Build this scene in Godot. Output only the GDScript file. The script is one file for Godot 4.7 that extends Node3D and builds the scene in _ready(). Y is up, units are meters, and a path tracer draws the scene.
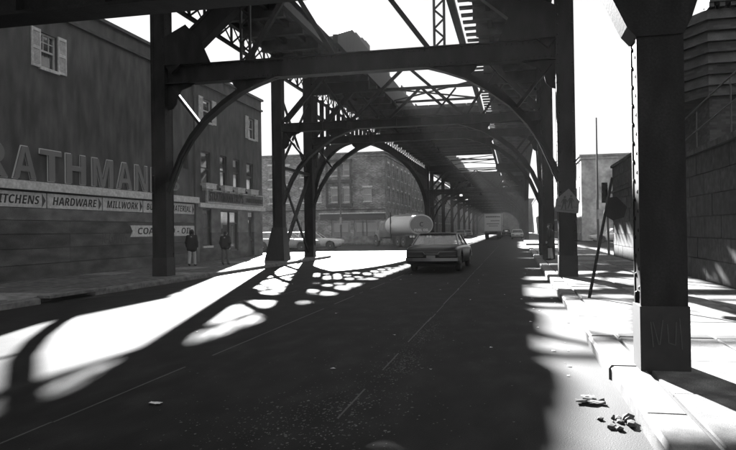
extends Node3D
# A street under an elevated railway, seen from the roadway. Distances along the street run to -z, to the right to +x.
var off := {}
var used := {}
var M := {}
var tex := {}
var rng := RandomNumberGenerator.new()

func V(s: float, r: float, h: float) -> Vector3:
	return Vector3(r, h, -s)

# ---------------------------------------------------------------- mesh helpers
func mb() -> SurfaceTool:
	var st := SurfaceTool.new()
	st.begin(Mesh.PRIMITIVE_TRIANGLES)
	st.set_smooth_group(-1)
	return st

func tri(st: SurfaceTool, a: Vector3, b: Vector3, c: Vector3) -> void:
	st.add_vertex(a); st.add_vertex(b); st.add_vertex(c)

func quad(st: SurfaceTool, a: Vector3, b: Vector3, c: Vector3, d: Vector3) -> void:
	tri(st, a, b, c); tri(st, a, c, d)

func hexa(st: SurfaceTool, p: Array) -> void:   # p: 0-3 lower ring, 4-7 upper ring
	quad(st, p[0], p[1], p[2], p[3]); quad(st, p[7], p[6], p[5], p[4])
	for i in 4:
		var j := (i + 1) % 4
		quad(st, p[i], p[i + 4], p[j + 4], p[j])

func box(st: SurfaceTool, lo: Vector3, hi: Vector3) -> void:
	hexa(st, [Vector3(lo.x, lo.y, lo.z), Vector3(hi.x, lo.y, lo.z), Vector3(hi.x, lo.y, hi.z), Vector3(lo.x, lo.y, hi.z), Vector3(lo.x, hi.y, lo.z), Vector3(hi.x, hi.y, lo.z), Vector3(hi.x, hi.y, hi.z), Vector3(lo.x, hi.y, hi.z)])

func bsrh(st: SurfaceTool, s0: float, s1: float, r0: float, r1: float, h0: float, h1: float) -> void:
	box(st, Vector3(minf(r0, r1), minf(h0, h1), -maxf(s0, s1)), Vector3(maxf(r0, r1), maxf(h0, h1), -minf(s0, s1)))

func cbox(st: SurfaceTool, lo: Vector3, hi: Vector3, c: float) -> void:   # box with chamfered upper edges
	var m := hi.y - c
	box(st, lo, Vector3(hi.x, m, hi.z))
	hexa(st, [Vector3(lo.x, m, lo.z), Vector3(hi.x, m, lo.z), Vector3(hi.x, m, hi.z), Vector3(lo.x, m, hi.z), Vector3(lo.x + c, hi.y, lo.z + c), Vector3(hi.x - c, hi.y, lo.z + c), Vector3(hi.x - c, hi.y, hi.z - c), Vector3(lo.x + c, hi.y, hi.z - c)])

func sweep(st: SurfaceTool, pts: Array, side: Vector3, w: float, d: float) -> void:   # a bar w wide along side, d deep across the path
	var n := pts.size()
	var rings := []
	for i in n:
		var a: Vector3 = pts[maxi(i - 1, 0)]
		var b: Vector3 = pts[mini(i + 1, n - 1)]
		var t := (b - a).normalized()
		var u := side.cross(t).normalized() * d * 0.5
		var s := side * w * 0.5
		var p: Vector3 = pts[i]
		rings.append([p - u - s, p + u - s, p + u + s, p - u + s])
	quad(st, rings[0][0], rings[0][1], rings[0][2], rings[0][3])
	quad(st, rings[n - 1][3], rings[n - 1][2], rings[n - 1][1], rings[n - 1][0])
	for i in n - 1:
		for k in 4:
			var j := (k + 1) % 4
			quad(st, rings[i][k], rings[i + 1][k], rings[i + 1][j], rings[i][j])

func bar(st: SurfaceTool, a: Vector3, b: Vector3, side: Vector3, w: float, d: float) -> void:
	sweep(st, [a, b], side, w, d)

func extrude(st: SurfaceTool, poly: PackedVector2Array, o: Vector3, ux: Vector3, uy: Vector3, n: Vector3) -> void:
	var ids := Geometry2D.triangulate_polygon(poly)
	var at := func(q: Vector2) -> Vector3: return o + ux * q.x + uy * q.y
	for k in range(0, ids.size(), 3):
		tri(st, at.call(poly[ids[k]]), at.call(poly[ids[k + 1]]), at.call(poly[ids[k + 2]]))
		tri(st, at.call(poly[ids[k]]) + n, at.call(poly[ids[k + 2]]) + n, at.call(poly[ids[k + 1]]) + n)
	for i in poly.size():
		var a: Vector3 = at.call(poly[i])
		var b: Vector3 = at.call(poly[(i + 1) % poly.size()])
		quad(st, a, b, b + n, a + n)

func tube(st: SurfaceTool, pts: Array, radii: Array, sides := 10) -> void:
	var rings := []
	var n := pts.size()
	var t0: Vector3 = (pts[1] - pts[0]).normalized()
	var ref := Vector3.UP if absf(t0.y) < 0.9 else Vector3.RIGHT
	for i in n:
		var t: Vector3 = (pts[mini(i + 1, n - 1)] - pts[maxi(i - 1, 0)]).normalized()
		var u := ref.cross(t).normalized()
		var v := t.cross(u)
		var ring := []
		for k in sides:
			var an := TAU * k / sides
			ring.append(pts[i] + (u * cos(an) + v * sin(an)) * radii[mini(i, radii.size() - 1)])
		rings.append(ring)
	for i in n - 1:
		for k in sides:
			var j := (k + 1) % sides
			quad(st, rings[i][k], rings[i][j], rings[i + 1][j], rings[i + 1][k])
	for k in range(1, sides - 1):
		tri(st, rings[0][0], rings[0][k + 1], rings[0][k])
		tri(st, rings[n - 1][0], rings[n - 1][k], rings[n - 1][k + 1])

func loft(st: SurfaceTool, rings: Array, closed_ends := true) -> void:
	var n: int = rings[0].size()
	for i in rings.size() - 1:
		for k in n:
			var j := (k + 1) % n
			quad(st, rings[i][k], rings[i + 1][k], rings[i + 1][j], rings[i][j])
	if closed_ends:
		for e in [0, rings.size() - 1]:
			var c := Vector3.ZERO
			for p in rings[e]:
				c += p / n
			for k in n:
				if e == 0: tri(st, c, rings[e][k], rings[e][(k + 1) % n])
				else: tri(st, c, rings[e][(k + 1) % n], rings[e][k])

func dome(st: SurfaceTool, p: Vector3, n: Vector3, r: float) -> void:   # a rivet head
	var u := n.cross(Vector3.UP if absf(n.y) < 0.9 else Vector3.RIGHT).normalized()
	var v := n.cross(u)
	var a := []
	var b := []
	for k in 6:
		var d := u * cos(TAU * k / 6) + v * sin(TAU * k / 6)
		a.append(p + d * r)
		b.append(p + d * r * 0.6 + n * r * 0.6)
	for k in 6:
		var j := (k + 1) % 6
		quad(st, a[k], a[j], b[j], b[k])
		tri(st, b[k], b[j], p + n * r * 0.75)

# ---------------------------------------------------------------- object helpers
func numbered(called: String) -> String:
	var n: int = used.get(called, 0)
	used[called] = n + 1
	return called if n == 0 else "%s_%03d" % [called, n]

func tag(o: Node3D, label: String, category: String, group := "") -> void:
	o.set_meta("label", label); o.set_meta("category", category)
	if group: o.set_meta("group", group)

func thing(called: String, label: String, category: String, at: Vector3, world := true, group := "") -> Node3D:
	var o := Node3D.new()
	o.name = numbered(called)
	add_child(o)
	o.position = at
	tag(o, label, category, group)
	off[o] = -at if world else Vector3.ZERO
	return o

func setting(called: String, at := Vector3.ZERO) -> Node3D:
	var o := Node3D.new()
	o.name = numbered(called)
	add_child(o)
	o.position = at
	o.set_meta("kind", "structure")
	off[o] = -at
	return o

func mesh_of(st: SurfaceTool) -> ArrayMesh:
	st.generate_normals()
	return st.commit()

func put(par: Node3D, called: String, mesh: Mesh, m: Material, at := Vector3.ZERO) -> MeshInstance3D:
	var o := MeshInstance3D.new()
	o.name = called
	o.mesh = mesh
	o.material_override = m
	par.add_child(o, true)
	o.position = at + off.get(par, Vector3.ZERO)
	return o

func part(par: Node3D, called: String, st: SurfaceTool, m: Material) -> MeshInstance3D:
	return put(par, called, mesh_of(st), m)

func stuff(o: Node3D) -> Node3D:
	o.set_meta("kind", "stuff")
	return o

func bpart(par: Node3D, called: String, m: Material, s0: float, s1: float, r0: float, r1: float, h0: float, h1: float) -> MeshInstance3D:
	var st := mb()
	bsrh(st, s0, s1, r0, r1, h0, h1)
	return part(par, called, st, m)

# ---------------------------------------------------------------- materials
func noise_tex(key: String, freq: float, lo: float, hi: float, oct := 4, kind := FastNoiseLite.TYPE_SIMPLEX_SMOOTH, size := 512, mid := 0.5, bump := false) -> Texture2D:
	if tex.has(key): return tex[key]
	var n := FastNoiseLite.new()
	n.noise_type = kind
	n.frequency = freq
	n.fractal_octaves = oct
	n.seed = hash(key) % 9999
	var t := NoiseTexture2D.new()
	t.width = size; t.height = size
	t.seamless = true
	t.noise = n
	if not bump:
		var g := Gradient.new()
		g.set_color(0, Color(lo, lo, lo)); g.set_color(1, Color(hi, hi, hi))
		if mid != 0.5: g.add_point(mid, Color((lo + hi) / 2, (lo + hi) / 2, (lo + hi) / 2))
		t.color_ramp = g
	tex[key] = t
	return t

func grey(lin: float) -> Color:
	return Color(lin, lin, lin).linear_to_srgb()

# lin: base colour (linear). t1: fine pattern, s1: its scale (repeats per metre, per axis), t2: coarse pattern, s2
func mat(called: String, lin: float, rough: float, t1: Texture2D = null, s1 := Vector3.ONE, t2: Texture2D = null, s2 := Vector3.ONE, bump: Texture2D = null, bump_cm := 0.0, metal := 0.0, spec := 0.5) -> StandardMaterial3D:
	var m := StandardMaterial3D.new()
	m.resource_name = called
	m.albedo_color = grey(lin)
	m.roughness = rough
	m.metallic = metal
	m.metallic_specular = spec
	m.uv1_triplanar = true; m.uv1_world_triplanar = true; m.uv1_scale = s1
	m.uv2_triplanar = true; m.uv2_world_triplanar = true; m.uv2_scale = s2
	m.uv1_triplanar_sharpness = 8.0; m.uv2_triplanar_sharpness = 8.0
	if t1: m.albedo_texture = t1
	if t2:
		m.detail_enabled = true
		m.detail_albedo = t2
		m.detail_blend_mode = BaseMaterial3D.BLEND_MODE_MUL
		m.detail_uv_layer = BaseMaterial3D.DETAIL_UV_2
	if bump:
		m.heightmap_enabled = true
		m.heightmap_texture = bump
		m.heightmap_scale = bump_cm
	M[called] = m
	return m

func glass(called: String, lin: float, alpha: float) -> StandardMaterial3D:
	var m := StandardMaterial3D.new()
	m.resource_name = called
	var c := grey(lin)
	c.a = alpha
	m.albedo_color = c
	m.transparency = BaseMaterial3D.TRANSPARENCY_ALPHA
	m.roughness = 0.04
	m.metallic_specular = 0.5
	M[called] = m
	return m

func make_materials() -> void:
	var fine := noise_tex("fine", 0.12, 0.62, 1.0)
	var grit := noise_tex("grit", 0.35, 0.35, 1.0, 3)
	var soft := noise_tex("soft", 0.012, 0.55, 1.0, 5)
	var patch := noise_tex("patch", 0.02, 0.35, 1.0, 5, FastNoiseLite.TYPE_PERLIN)
	var streak := noise_tex("streak", 0.03, 0.62, 1.0, 4, FastNoiseLite.TYPE_PERLIN)
	var faint := noise_tex("faint", 0.02, 0.8, 1.0, 5)
	var bmp := noise_tex("bmp", 0.12, 0, 1, 4, FastNoiseLite.TYPE_SIMPLEX_SMOOTH, 512, 0.5, true)
	var gbmp := noise_tex("gbmp", 0.3, 0, 1, 3, FastNoiseLite.TYPE_SIMPLEX_SMOOTH, 512, 0.5, true)
	mat("asphalt", 0.05, 0.72, grit, Vector3(0.45, 0.45, 0.45), noise_tex("roadpatch", 0.03, 0.08, 1.0, 6, FastNoiseLite.TYPE_PERLIN), Vector3(0.2, 0.2, 0.09), gbmp, 0.2, 0.0, 0.28)
	mat("scuff", 0.42, 0.8, grit, Vector3(0.7, 0.7, 0.7), patch, Vector3(0.5, 0.5, 0.2), gbmp, 0.3)
	mat("seam", 0.085, 0.6, grit, Vector3(0.7, 0.7, 0.3))
	mat("concrete", 0.45, 0.85, grit, Vector3(0.35, 0.35, 0.35), patch, Vector3(0.31, 0.31, 0.31), gbmp, 0.25)
	mat("concrete_b", 0.36, 0.85, grit, Vector3(0.5, 0.5, 0.5), patch, Vector3(0.43, 0.43, 0.43), gbmp, 0.25)
	mat("concrete_c", 0.48, 0.85, fine, Vector3(0.7, 0.7, 0.7), soft, Vector3(0.47, 0.47, 0.47), gbmp, 0.25)
	mat("granite", 0.46, 0.75, grit, Vector3(0.8, 0.8, 0.8), soft, Vector3(0.6, 0.6, 0.6), gbmp, 0.3)
	mat("steel", 0.034, 0.65, fine, Vector3(0.5, 0.5, 0.5), patch, Vector3(0.35, 0.13, 0.35), bmp, 0.15, 0.0, 0.3)
	mat("steel_light", 0.13, 0.55, fine, Vector3(0.5, 0.5, 0.5), soft, Vector3(0.25, 0.1, 0.25), bmp, 0.15)
	mat("soffit", 0.16, 0.8, fine, Vector3(0.4, 0.4, 0.4), patch, Vector3(0.13, 0.13, 0.13))
	mat("plinth", 0.035, 0.7, grit, Vector3(0.8, 0.8, 0.8), patch, Vector3(0.6, 0.6, 0.6))
	mat("stucco", 0.2, 0.9, fine, Vector3(0.7, 0.7, 0.7), streak, Vector3(0.16, 0.05, 0.16), gbmp, 0.4)
	mat("stucco_corner", 0.26, 0.9, grit, Vector3(0.9, 0.9, 0.9), streak, Vector3(0.16, 0.07, 0.16), gbmp, 0.4)
	mat("board", 0.2, 0.75, fine, Vector3(0.4, 1.5, 0.2), soft, Vector3(0.3, 0.3, 0.11))
	mat("board_dark", 0.16, 0.75, fine, Vector3(0.4, 1.5, 0.2), soft, Vector3(0.3, 0.3, 0.11))
	mat("panel_light", 0.36, 0.8, fine, Vector3(0.5, 0.5, 0.5), soft, Vector3(0.2, 0.2, 0.13))
	mat("white_paint", 0.8, 0.6, faint, Vector3(0.7, 0.7, 0.7), faint, Vector3(0.33, 0.33, 0.2))
	mat("letter_face", 0.24, 0.6, fine, Vector3(0.8, 0.8, 0.8))
	mat("letter_edge", 0.55, 0.6)
	mat("ink", 0.02, 0.7)
	mat("graffiti", 0.05, 0.7)
	mat("brick", 0.45, 0.9, brick_tex(), Vector3(0.5, 0.5, 0.5), soft, Vector3(0.1, 0.1, 0.1))
	mat("haze_pale", 0.7, 0.9, noise_tex("faint", 0.02, 0.8, 1.0, 5), Vector3(0.2, 0.2, 0.2), soft, Vector3(0.07, 0.07, 0.07))  # bright tone paints haze and flare into the far right facade
	mat("brick_dark", 0.1, 0.9, brick_tex(), Vector3(0.5, 0.5, 0.5), soft, Vector3(0.1, 0.1, 0.1))
	mat("brick_pale", 0.6, 0.9, brick_tex(), Vector3(0.5, 0.5, 0.5), patch, Vector3(0.07, 0.07, 0.07))
	mat("stone", 0.17, 0.85, grit, Vector3(0.7, 0.7, 0.7), patch, Vector3(0.4, 0.4, 0.4), gbmp, 0.6)
	mat("stone_b", 0.14, 0.85, grit, Vector3(0.7, 0.7, 0.7), patch, Vector3(0.35, 0.35, 0.35), gbmp, 0.6)
	mat("stone_c", 0.21, 0.85, grit, Vector3(0.6, 0.6, 0.6), patch, Vector3(0.5, 0.5, 0.5), gbmp, 0.6)
	mat("mortar", 0.1, 0.95, grit, Vector3(0.7, 0.7, 0.7))
	mat("siding", 0.14, 0.6, fine, Vector3(0.4, 0.4, 0.4), patch, Vector3(0.2, 0.2, 0.2))
	mat("dark_interior", 0.03, 0.9)
	mat("curtain", 0.8, 0.9)
	mat("wood_dark", 0.07, 0.7, fine, Vector3(0.8, 0.4, 0.8))
	mat("paper", 0.75, 0.8, faint, Vector3(2, 2, 2))
	mat("car_dark", 0.012, 0.28, faint, Vector3.ONE, null, Vector3.ONE, null, 0.0, 0.0, 0.45)
	mat("car_grey", 0.3, 0.3, faint)
	mat("car_light", 0.6, 0.3, faint)
	mat("chrome", 0.25, 0.3, null, Vector3.ONE, null, Vector3.ONE, null, 0.0, 1.0)
	mat("rubber", 0.025, 0.85)
	mat("lens", 0.03, 0.25)
	mat("lamp_glass", 0.6, 0.15)
	mat("vinyl", 0.04, 0.6)
	mat("truck_grey", 0.22, 0.45, faint)
	mat("truck_white", 0.62, 0.45, faint)
	mat("tank_end", 0.2, 0.4, faint)
	mat("sign_grey", 0.3, 0.5, faint, Vector3(2, 2, 2))
	mat("sign_dull", 0.11, 0.5, faint, Vector3(2, 2, 2))
	mat("pole_wood", 0.12, 0.85, fine, Vector3(1, 0.2, 1))
	mat("skin", 0.3, 0.6)
	mat("cloth_dark", 0.018, 0.9)
	mat("cloth_mid", 0.09, 0.9)
	mat("cloth_pale", 0.42, 0.9)
	mat("hair", 0.012, 0.6)
	mat("rubble", 0.16, 0.9, grit, Vector3(3, 3, 3))
	glass("window_glass", 0.1, 0.35)
	glass("car_glass", 0.1, 0.12)

func brick_tex() -> Texture2D:
	if tex.has("brick"): return tex["brick"]
	var im := Image.create(512, 512, false, Image.FORMAT_RGB8)
	var r := RandomNumberGenerator.new()
	r.seed = 5
	im.fill(Color(0.8, 0.8, 0.8))
	for j in 28:                                   # 2 m hold 28 courses of 8 to 9 bricks
		for i in 9:
			var v := r.randf_range(0.62, 1.0)
			var x := int((i + (0.5 if j % 2 else 0.0)) * 512.0 / 9)
			var y := int(j * 512.0 / 28)
			var w := 55
			im.fill_rect(Rect2i(x, y, mini(w, 512 - x), 16), Color(v, v, v))
			if x + w > 512: im.fill_rect(Rect2i(0, y, x + w - 512, 16), Color(v, v, v))
	tex["brick"] = ImageTexture.create_from_image(im)
	return tex["brick"]

# ---------------------------------------------------------------- lettering
var fonts := {}
func font(bold := true, serif := false) -> SystemFont:
	var key := "%s%s" % [bold, serif]
	if not fonts.has(key):
		var f := SystemFont.new()
		f.font_names = PackedStringArray(["Droid Serif" if serif else "Droid Sans"])
		f.font_weight = 700 if bold else 400
		fonts[key] = f
	return fonts[key]

# letters lie in the plane of ux, uy, begin at o (lower left), fill w by h, and stand out by d towards n
func words(st: SurfaceTool, say: String, o: Vector3, ux: Vector3, uy: Vector3, n: Vector3, w: float, h: float, d: float, slant := 0.0, bold := true) -> void:
	var t := TextMesh.new()
	t.text = say
	t.font = font(bold)
	t.font_size = 48
	t.depth = 0.2
	t.curve_step = 2.0
	var b := t.get_aabb()
	if b.size.x <= 0: return
	var k := Vector3(w / b.size.x, h / b.size.y, d / b.size.z)
	var basis := Basis(ux * k.x, (uy + ux * slant) * k.y, n * k.z)
	st.append_from(t, 0, Transform3D(basis, o - basis * b.position))

func text_part(par: Node3D, called: String, say: String, m: Material, o: Vector3, ux: Vector3, uy: Vector3, n: Vector3, w: float, h: float, d := 0.006, slant := 0.0, bold := true) -> MeshInstance3D:
	var st := SurfaceTool.new()
	st.begin(Mesh.PRIMITIVE_TRIANGLES)
	words(st, say, o, ux, uy, n, w, h, d, slant, bold)
	return put(par, called, st.commit(), m)

# ---------------------------------------------------------------- the elevated railway
const RL := -11.25      # centre lines of the two rows of columns
const RR := 1.46
const SOFFIT := 10.1
const SLOT_L := -7.75
const SLOT_R := -2.31

func column(el: Node3D, s: float, r: float, h1: float, w := 0.5, d := 0.46, plinth_h := 0.6, pitch := 0.2, rivet_r := 0.022, near := true, front := true) -> MeshInstance3D:
	var st := mb()
	bsrh(st, s - d / 2 + 0.03, s + d / 2 - 0.03, r - w / 2 + 0.03, r + w / 2 - 0.03, 0.15, h1)
	for k in [-1.0, 1.0]:
		bsrh(st, s + k * (d / 2 - 0.03), s + k * d / 2, r - w / 2, r + w / 2, 0.15, h1)
		bsrh(st, s - d / 2 + 0.031, s + d / 2 - 0.031, r + k * (w / 2 - 0.03), r + k * (w / 2 - 0.012), 0.9, h1)
		if front: bsrh(st, s - d / 2 - 0.014, s - d / 2, r + k * (w / 2 - 0.11), r + k * (w / 2 - 0.004), 0.15, h1)
	var c := part(el, "column", st, M.steel)
	var pl := mb()
	bsrh(pl, s - d / 2 - 0.022, s + d / 2 + 0.022, r - w / 2 - 0.012, r + w / 2 + 0.012, 0.1, 0.15 + plinth_h)
	part(c, "plinth", pl, M.plinth)
	if near:
		var rv := mb()
		var h := 0.3
		while h < minf(h1, 9.0):
			for k in [-1.0, 1.0]:
				dome(rv, V(s - d * 0.28 * k, r - w / 2 + 0.012, h + (0.07 if k > 0 else 0.0)), Vector3.LEFT, rivet_r)
				dome(rv, V(s - d * 0.28 * k, r + w / 2 - 0.012, h + (0.07 if k > 0 else 0.0)), Vector3.RIGHT, rivet_r)
				if front: dome(rv, V(s - d / 2 - 0.014, r + k * (w / 2 - 0.055), h + 0.03), Vector3.BACK, rivet_r)
			h += pitch
		stuff(part(c, "rivets", rv, M.steel))
	return c

func laced_post(el: Node3D, called: String, a: Vector3, b: Vector3, wide: Vector3, w: float, m: Material) -> void:
	var st := mb()
	var n := wide.cross((b - a).normalized()).normalized()
	for k in [-0.5, 0.5]:
		bar(st, a + wide * w * k, b + wide * w * k, n, 0.09, 0.07)
	var count := int((b - a).length() / (w * 0.9))
	for i in count:
		var p := a.lerp(b, float(i) / count)
		var q := a.lerp(b, float(i + 1) / count)
		var k := 0.5 if i % 2 else -0.5
		bar(st, p + wide * w * k + n * 0.02, q - wide * w * k + n * 0.02, n, 0.016, 0.06)
	part(el, called, st, m)

const KNEE := [[-0.1, 2.7], [0.14, 3.3], [0.42, 3.95], [0.8, 4.55], [1.3, 5.12], [1.95, 5.62], [2.6, 6.02], [3.2, 6.25], [3.75, 6.42]]

func bent(el: Node3D, s: float, heavy: bool, detail: bool) -> void:
	var X := Vector3.RIGHT
	var Z := Vector3.BACK
	for r in [RL, RR]:
		column(el, s, r, SOFFIT + 0.9, 0.5, 0.5, 0.6, 0.28, 0.024, detail)
	var inner := [RL + 0.25, RR - 0.25]
	# lower chord: web, two flanges, stiffeners
	var ch := mb()
	var hc := 6.42
	var dc := 0.55 if heavy else 0.36
	bsrh(ch, s - 0.05, s + 0.05, inner[0], inner[1], hc, hc + dc)
	bsrh(ch, s - 0.2, s + 0.2, inner[0], inner[1], hc - 0.03, hc)
	bsrh(ch, s - 0.17, s + 0.17, inner[0], inner[1], hc + dc, hc + dc + 0.03)
	if heavy: bsrh(ch, s - 0.075, s - 0.05, inner[0] + 0.001, inner[1] - 0.001, hc + 0.001, hc + 0.12)
	var r := inner[0] + 0.8 as float
	while r < inner[1] and not heavy:
		bsrh(ch, s - 0.15, s - 0.05, r, r + 0.05, hc, hc + dc)
		r += 1.2
	var lower := part(el, "lower_chord", ch, M.steel)
	if heavy:
		var rv := mb()
		r = inner[0] + 0.1
		while r < inner[1]:
			for hh in [hc + 0.06, hc + dc - 0.05]:
				dome(rv, V(s - (0.075 if hh < hc + 0.1 else 0.05), r, hh), Z, 0.022)
			r += 0.16
		stuff(part(lower, "rivets", rv, M.steel))
	# top chord
	var tc := mb()
	if heavy:
		bsrh(tc, s - 0.06, s + 0.06, inner[0], inner[1], 9.3, 9.95)
		bsrh(tc, s - 0.2, s + 0.2, inner[0], inner[1], 9.26, 9.3)
		bsrh(tc, s - 0.2, s + 0.2, inner[0], inner[1], 9.95, 9.99)
	else:
		bsrh(tc, s - 0.06, s + 0.06, inner[0], SLOT_L, 9.3, 9.95)
		bsrh(tc, s - 0.06, s + 0.06, SLOT_R, inner[1], 9.3, 9.95)
		bsrh(tc, s - 0.16, s + 0.16, inner[0], inner[1], 9.18, 9.3)
	part(el, "top_chord", tc, M.steel)
	for side in 2:
		var o: float = inner[side]
		var k := 1.0 if side == 0 else -1.0
		# curved knee brace with its spandrel web
		var pts := []
		for q in KNEE:
			pts.append(V(s, o + k * q[0], q[1]))
		var kn := mb()
		sweep(kn, pts, Z, 0.34, 0.05)
		var up := []
		for q in KNEE:
			up.append(V(s, o + k * q[0], q[1] + 0.11))
		sweep(kn, up, Z, 0.05, 0.2)
		var knee := part(el, "knee_brace", kn, M.steel)
		# spandrel gusset where the brace meets the chord, with an oval hole left beside it
		var g := mb()
		extrude(g, PackedVector2Array([Vector2(2.62, 6.08), Vector2(3.2, 6.3), Vector2(4.1, 6.415), Vector2(2.2, 6.415), Vector2(2.28, 6.25), Vector2(2.42, 6.12)]), V(s - 0.024, o, 0), X * k, Vector3.UP, V(0.048, 0, 0))
		part(knee, "gusset", g, M.steel)
		g = mb()
		extrude(g, PackedVector2Array([Vector2(0, 5.55), Vector2(0.16, 5.6), Vector2(0.28, 5.75), Vector2(0.33, 6.0), Vector2(0.48, 6.2), Vector2(0.8, 6.3), Vector2(1.0, 6.415), Vector2(0, 6.415)]), V(s - 0.024, o, 0), X * k, Vector3.UP, V(0.048, 0, 0))
		part(knee, "gusset", g, M.steel)
		g = mb()
		bar(g, V(s, o + k * 0.12, 6.3), V(s, o + k * 1.12, 5.05), Z, 0.2, 0.09)
		part(knee, "knee_strut", g, M.steel)
		if heavy:
			# heavy end diagonal and its gusset plate above the chord
			var dg := mb()
			bar(dg, V(s, o + k * 0.0, 6.95), V(s, o + k * 2.75, 9.3), Z, 0.42, 0.62)
			for e in [-0.27, 0.27]:
				var nn: Vector3 = Vector3(-2.35 * k, 2.75, 0).normalized() * e
				bar(dg, V(s - 0.225, o + k * 0.1, 7.03) + nn, V(s - 0.225, o + k * 2.7, 9.25) + nn, Z, 0.03, 0.1)
			part(el, "end_diagonal", dg, M.steel)
			var gp := mb()
			extrude(gp, PackedVector2Array([Vector2(0, 6.98), Vector2(1.6, 6.98), Vector2(1.25, 7.75), Vector2(0.75, 8.25), Vector2(0, 7.9)]), V(s - 0.26, o, 0), X * k, Vector3.UP, V(0.03, 0, 0))
			part(el, "gusset_plate", gp, M.steel)
		else:
			var dg := mb()
			bar(dg, V(s, o + k * 0.1, 6.9), V(s, o + k * 2.3, 9.26), Z, 0.22, 0.24)
			part(el, "end_diagonal", dg, M.steel)
	if heavy:
		for seg in [[-8.25, 6.98, -6.75, 9.26], [-6.75, 9.26, -5.4, 6.98], [-2.45, 6.98, -4.1, 9.26]]:
			var b := mb()
			bar(b, V(s, seg[0], seg[1]), V(s, seg[2], seg[3]), Z, 0.14, 0.14)
			part(el, "web_diagonal", b, M.steel)
		laced_post(el, "laced_post", V(s, -2.12, 6.98), V(s, -2.12, 9.26), X, 0.3, M.steel_light)
		laced_post(el, "laced_post", V(s, -8.3, 6.98), V(s, -8.3, 9.26), X, 0.3, M.steel)
	else:
		for k in [-1.0, 1.0]:
			var b := mb()
			bar(b, V(s, -4.88, 9.26), V(s, -4.88 + k * 2.7, hc + dc), Z, 0.16, 0.13)
			part(el, "chevron_brace", b, M.steel)
			var d2 := mb()
			bar(d2, V(s + 0.1, -4.88 + k * 1.2, hc + dc), V(s + 0.1, -4.88 + k * 2.3, 8.1), Z, 0.06, 0.08)
			bar(d2, V(s + 0.1, -4.88 + k * 2.7, hc + dc), V(s + 0.1, -4.88 + k * 4.4, 9.26), Z, 0.1, 0.12)
			part(el, "web_diagonal", d2, M.steel)

func lattice_girder(el: Node3D, r: float, s0: float, s1: float) -> void:
	var st := mb()
	var X := Vector3.RIGHT
	bsrh(st, s0, s1, r - 0.09, r + 0.09, 9.4, 9.5)
	bsrh(st, s0, s1, r - 0.09, r + 0.09, 10.3, 10.42)
	var step := 1.25
	var n := int((s1 - s0) / step)
	for i in n:
		var a := s0 + i * step
		bsrh(st, a - 0.05, a + 0.05, r - 0.04, r + 0.04, 9.5, 10.3)
		bar(st, V(a, r, 9.5), V(a + step, r, 10.3), X, 0.03, 0.07)
		bar(st, V(a + step, r + 0.031, 9.5), V(a, r + 0.031, 10.3), X, 0.03, 0.07)
	stuff(part(el, "lattice_girder", st, M.steel))

func side_arch(el: Node3D, r: float, s0: float, s1: float) -> void:
	var X := Vector3.RIGHT
	var at := func(t: float) -> Vector2:      # along the arch: (s, h) of its underside
		var a := PI * (1.0 - t)
		return Vector2((s0 + s1) / 2 + (s1 - s0) / 2 * signf(cos(a)) * pow(absf(cos(a)), 0.92), 2.2 + 6.6 * pow(sin(a), 0.8))
	var lo := []
	var hi := []
	for i in 41:
		var q: Vector2 = at.call(i / 40.0)
		lo.append(V(q.x, r, q.y))
		hi.append(V(q.x, r, q.y + 0.3))
	var st := mb()
	sweep(st, lo, X, 0.5, 0.07)
	sweep(st, hi, X, 0.1, 0.55)
	var rib := part(el, "arch_rib", st, M.steel)
	var s := s0 + 1.1
	while s < s1 - 0.9:
		var t := 0.0
		for i in 81:
			t = i / 80.0
			if (at.call(t) as Vector2).x >= s: break
		var q: Vector2 = at.call(t)
		if q.y + 0.5 < 9.3:
			var p := mb()
			bsrh(p, s - 0.13, s + 0.13, r - 0.1, r + 0.1, q.y + 0.45, 9.4)
			part(rib, "spandrel_post", p, M.steel)
			if q.y < 8.0:
				var b := mb()
				bsrh(b, s + 0.13, s + 1.17, r - 0.07, r + 0.07, 8.15, 8.36)
				part(rib, "spandrel_rail", b, M.steel)
			if q.y < 6.4:
				var b := mb()
				bsrh(b, s + 0.13, s + 1.17, r - 0.07, r + 0.07, 6.7, 6.9)
				part(rib, "spandrel_rail", b, M.steel)
		s += 1.3

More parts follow.
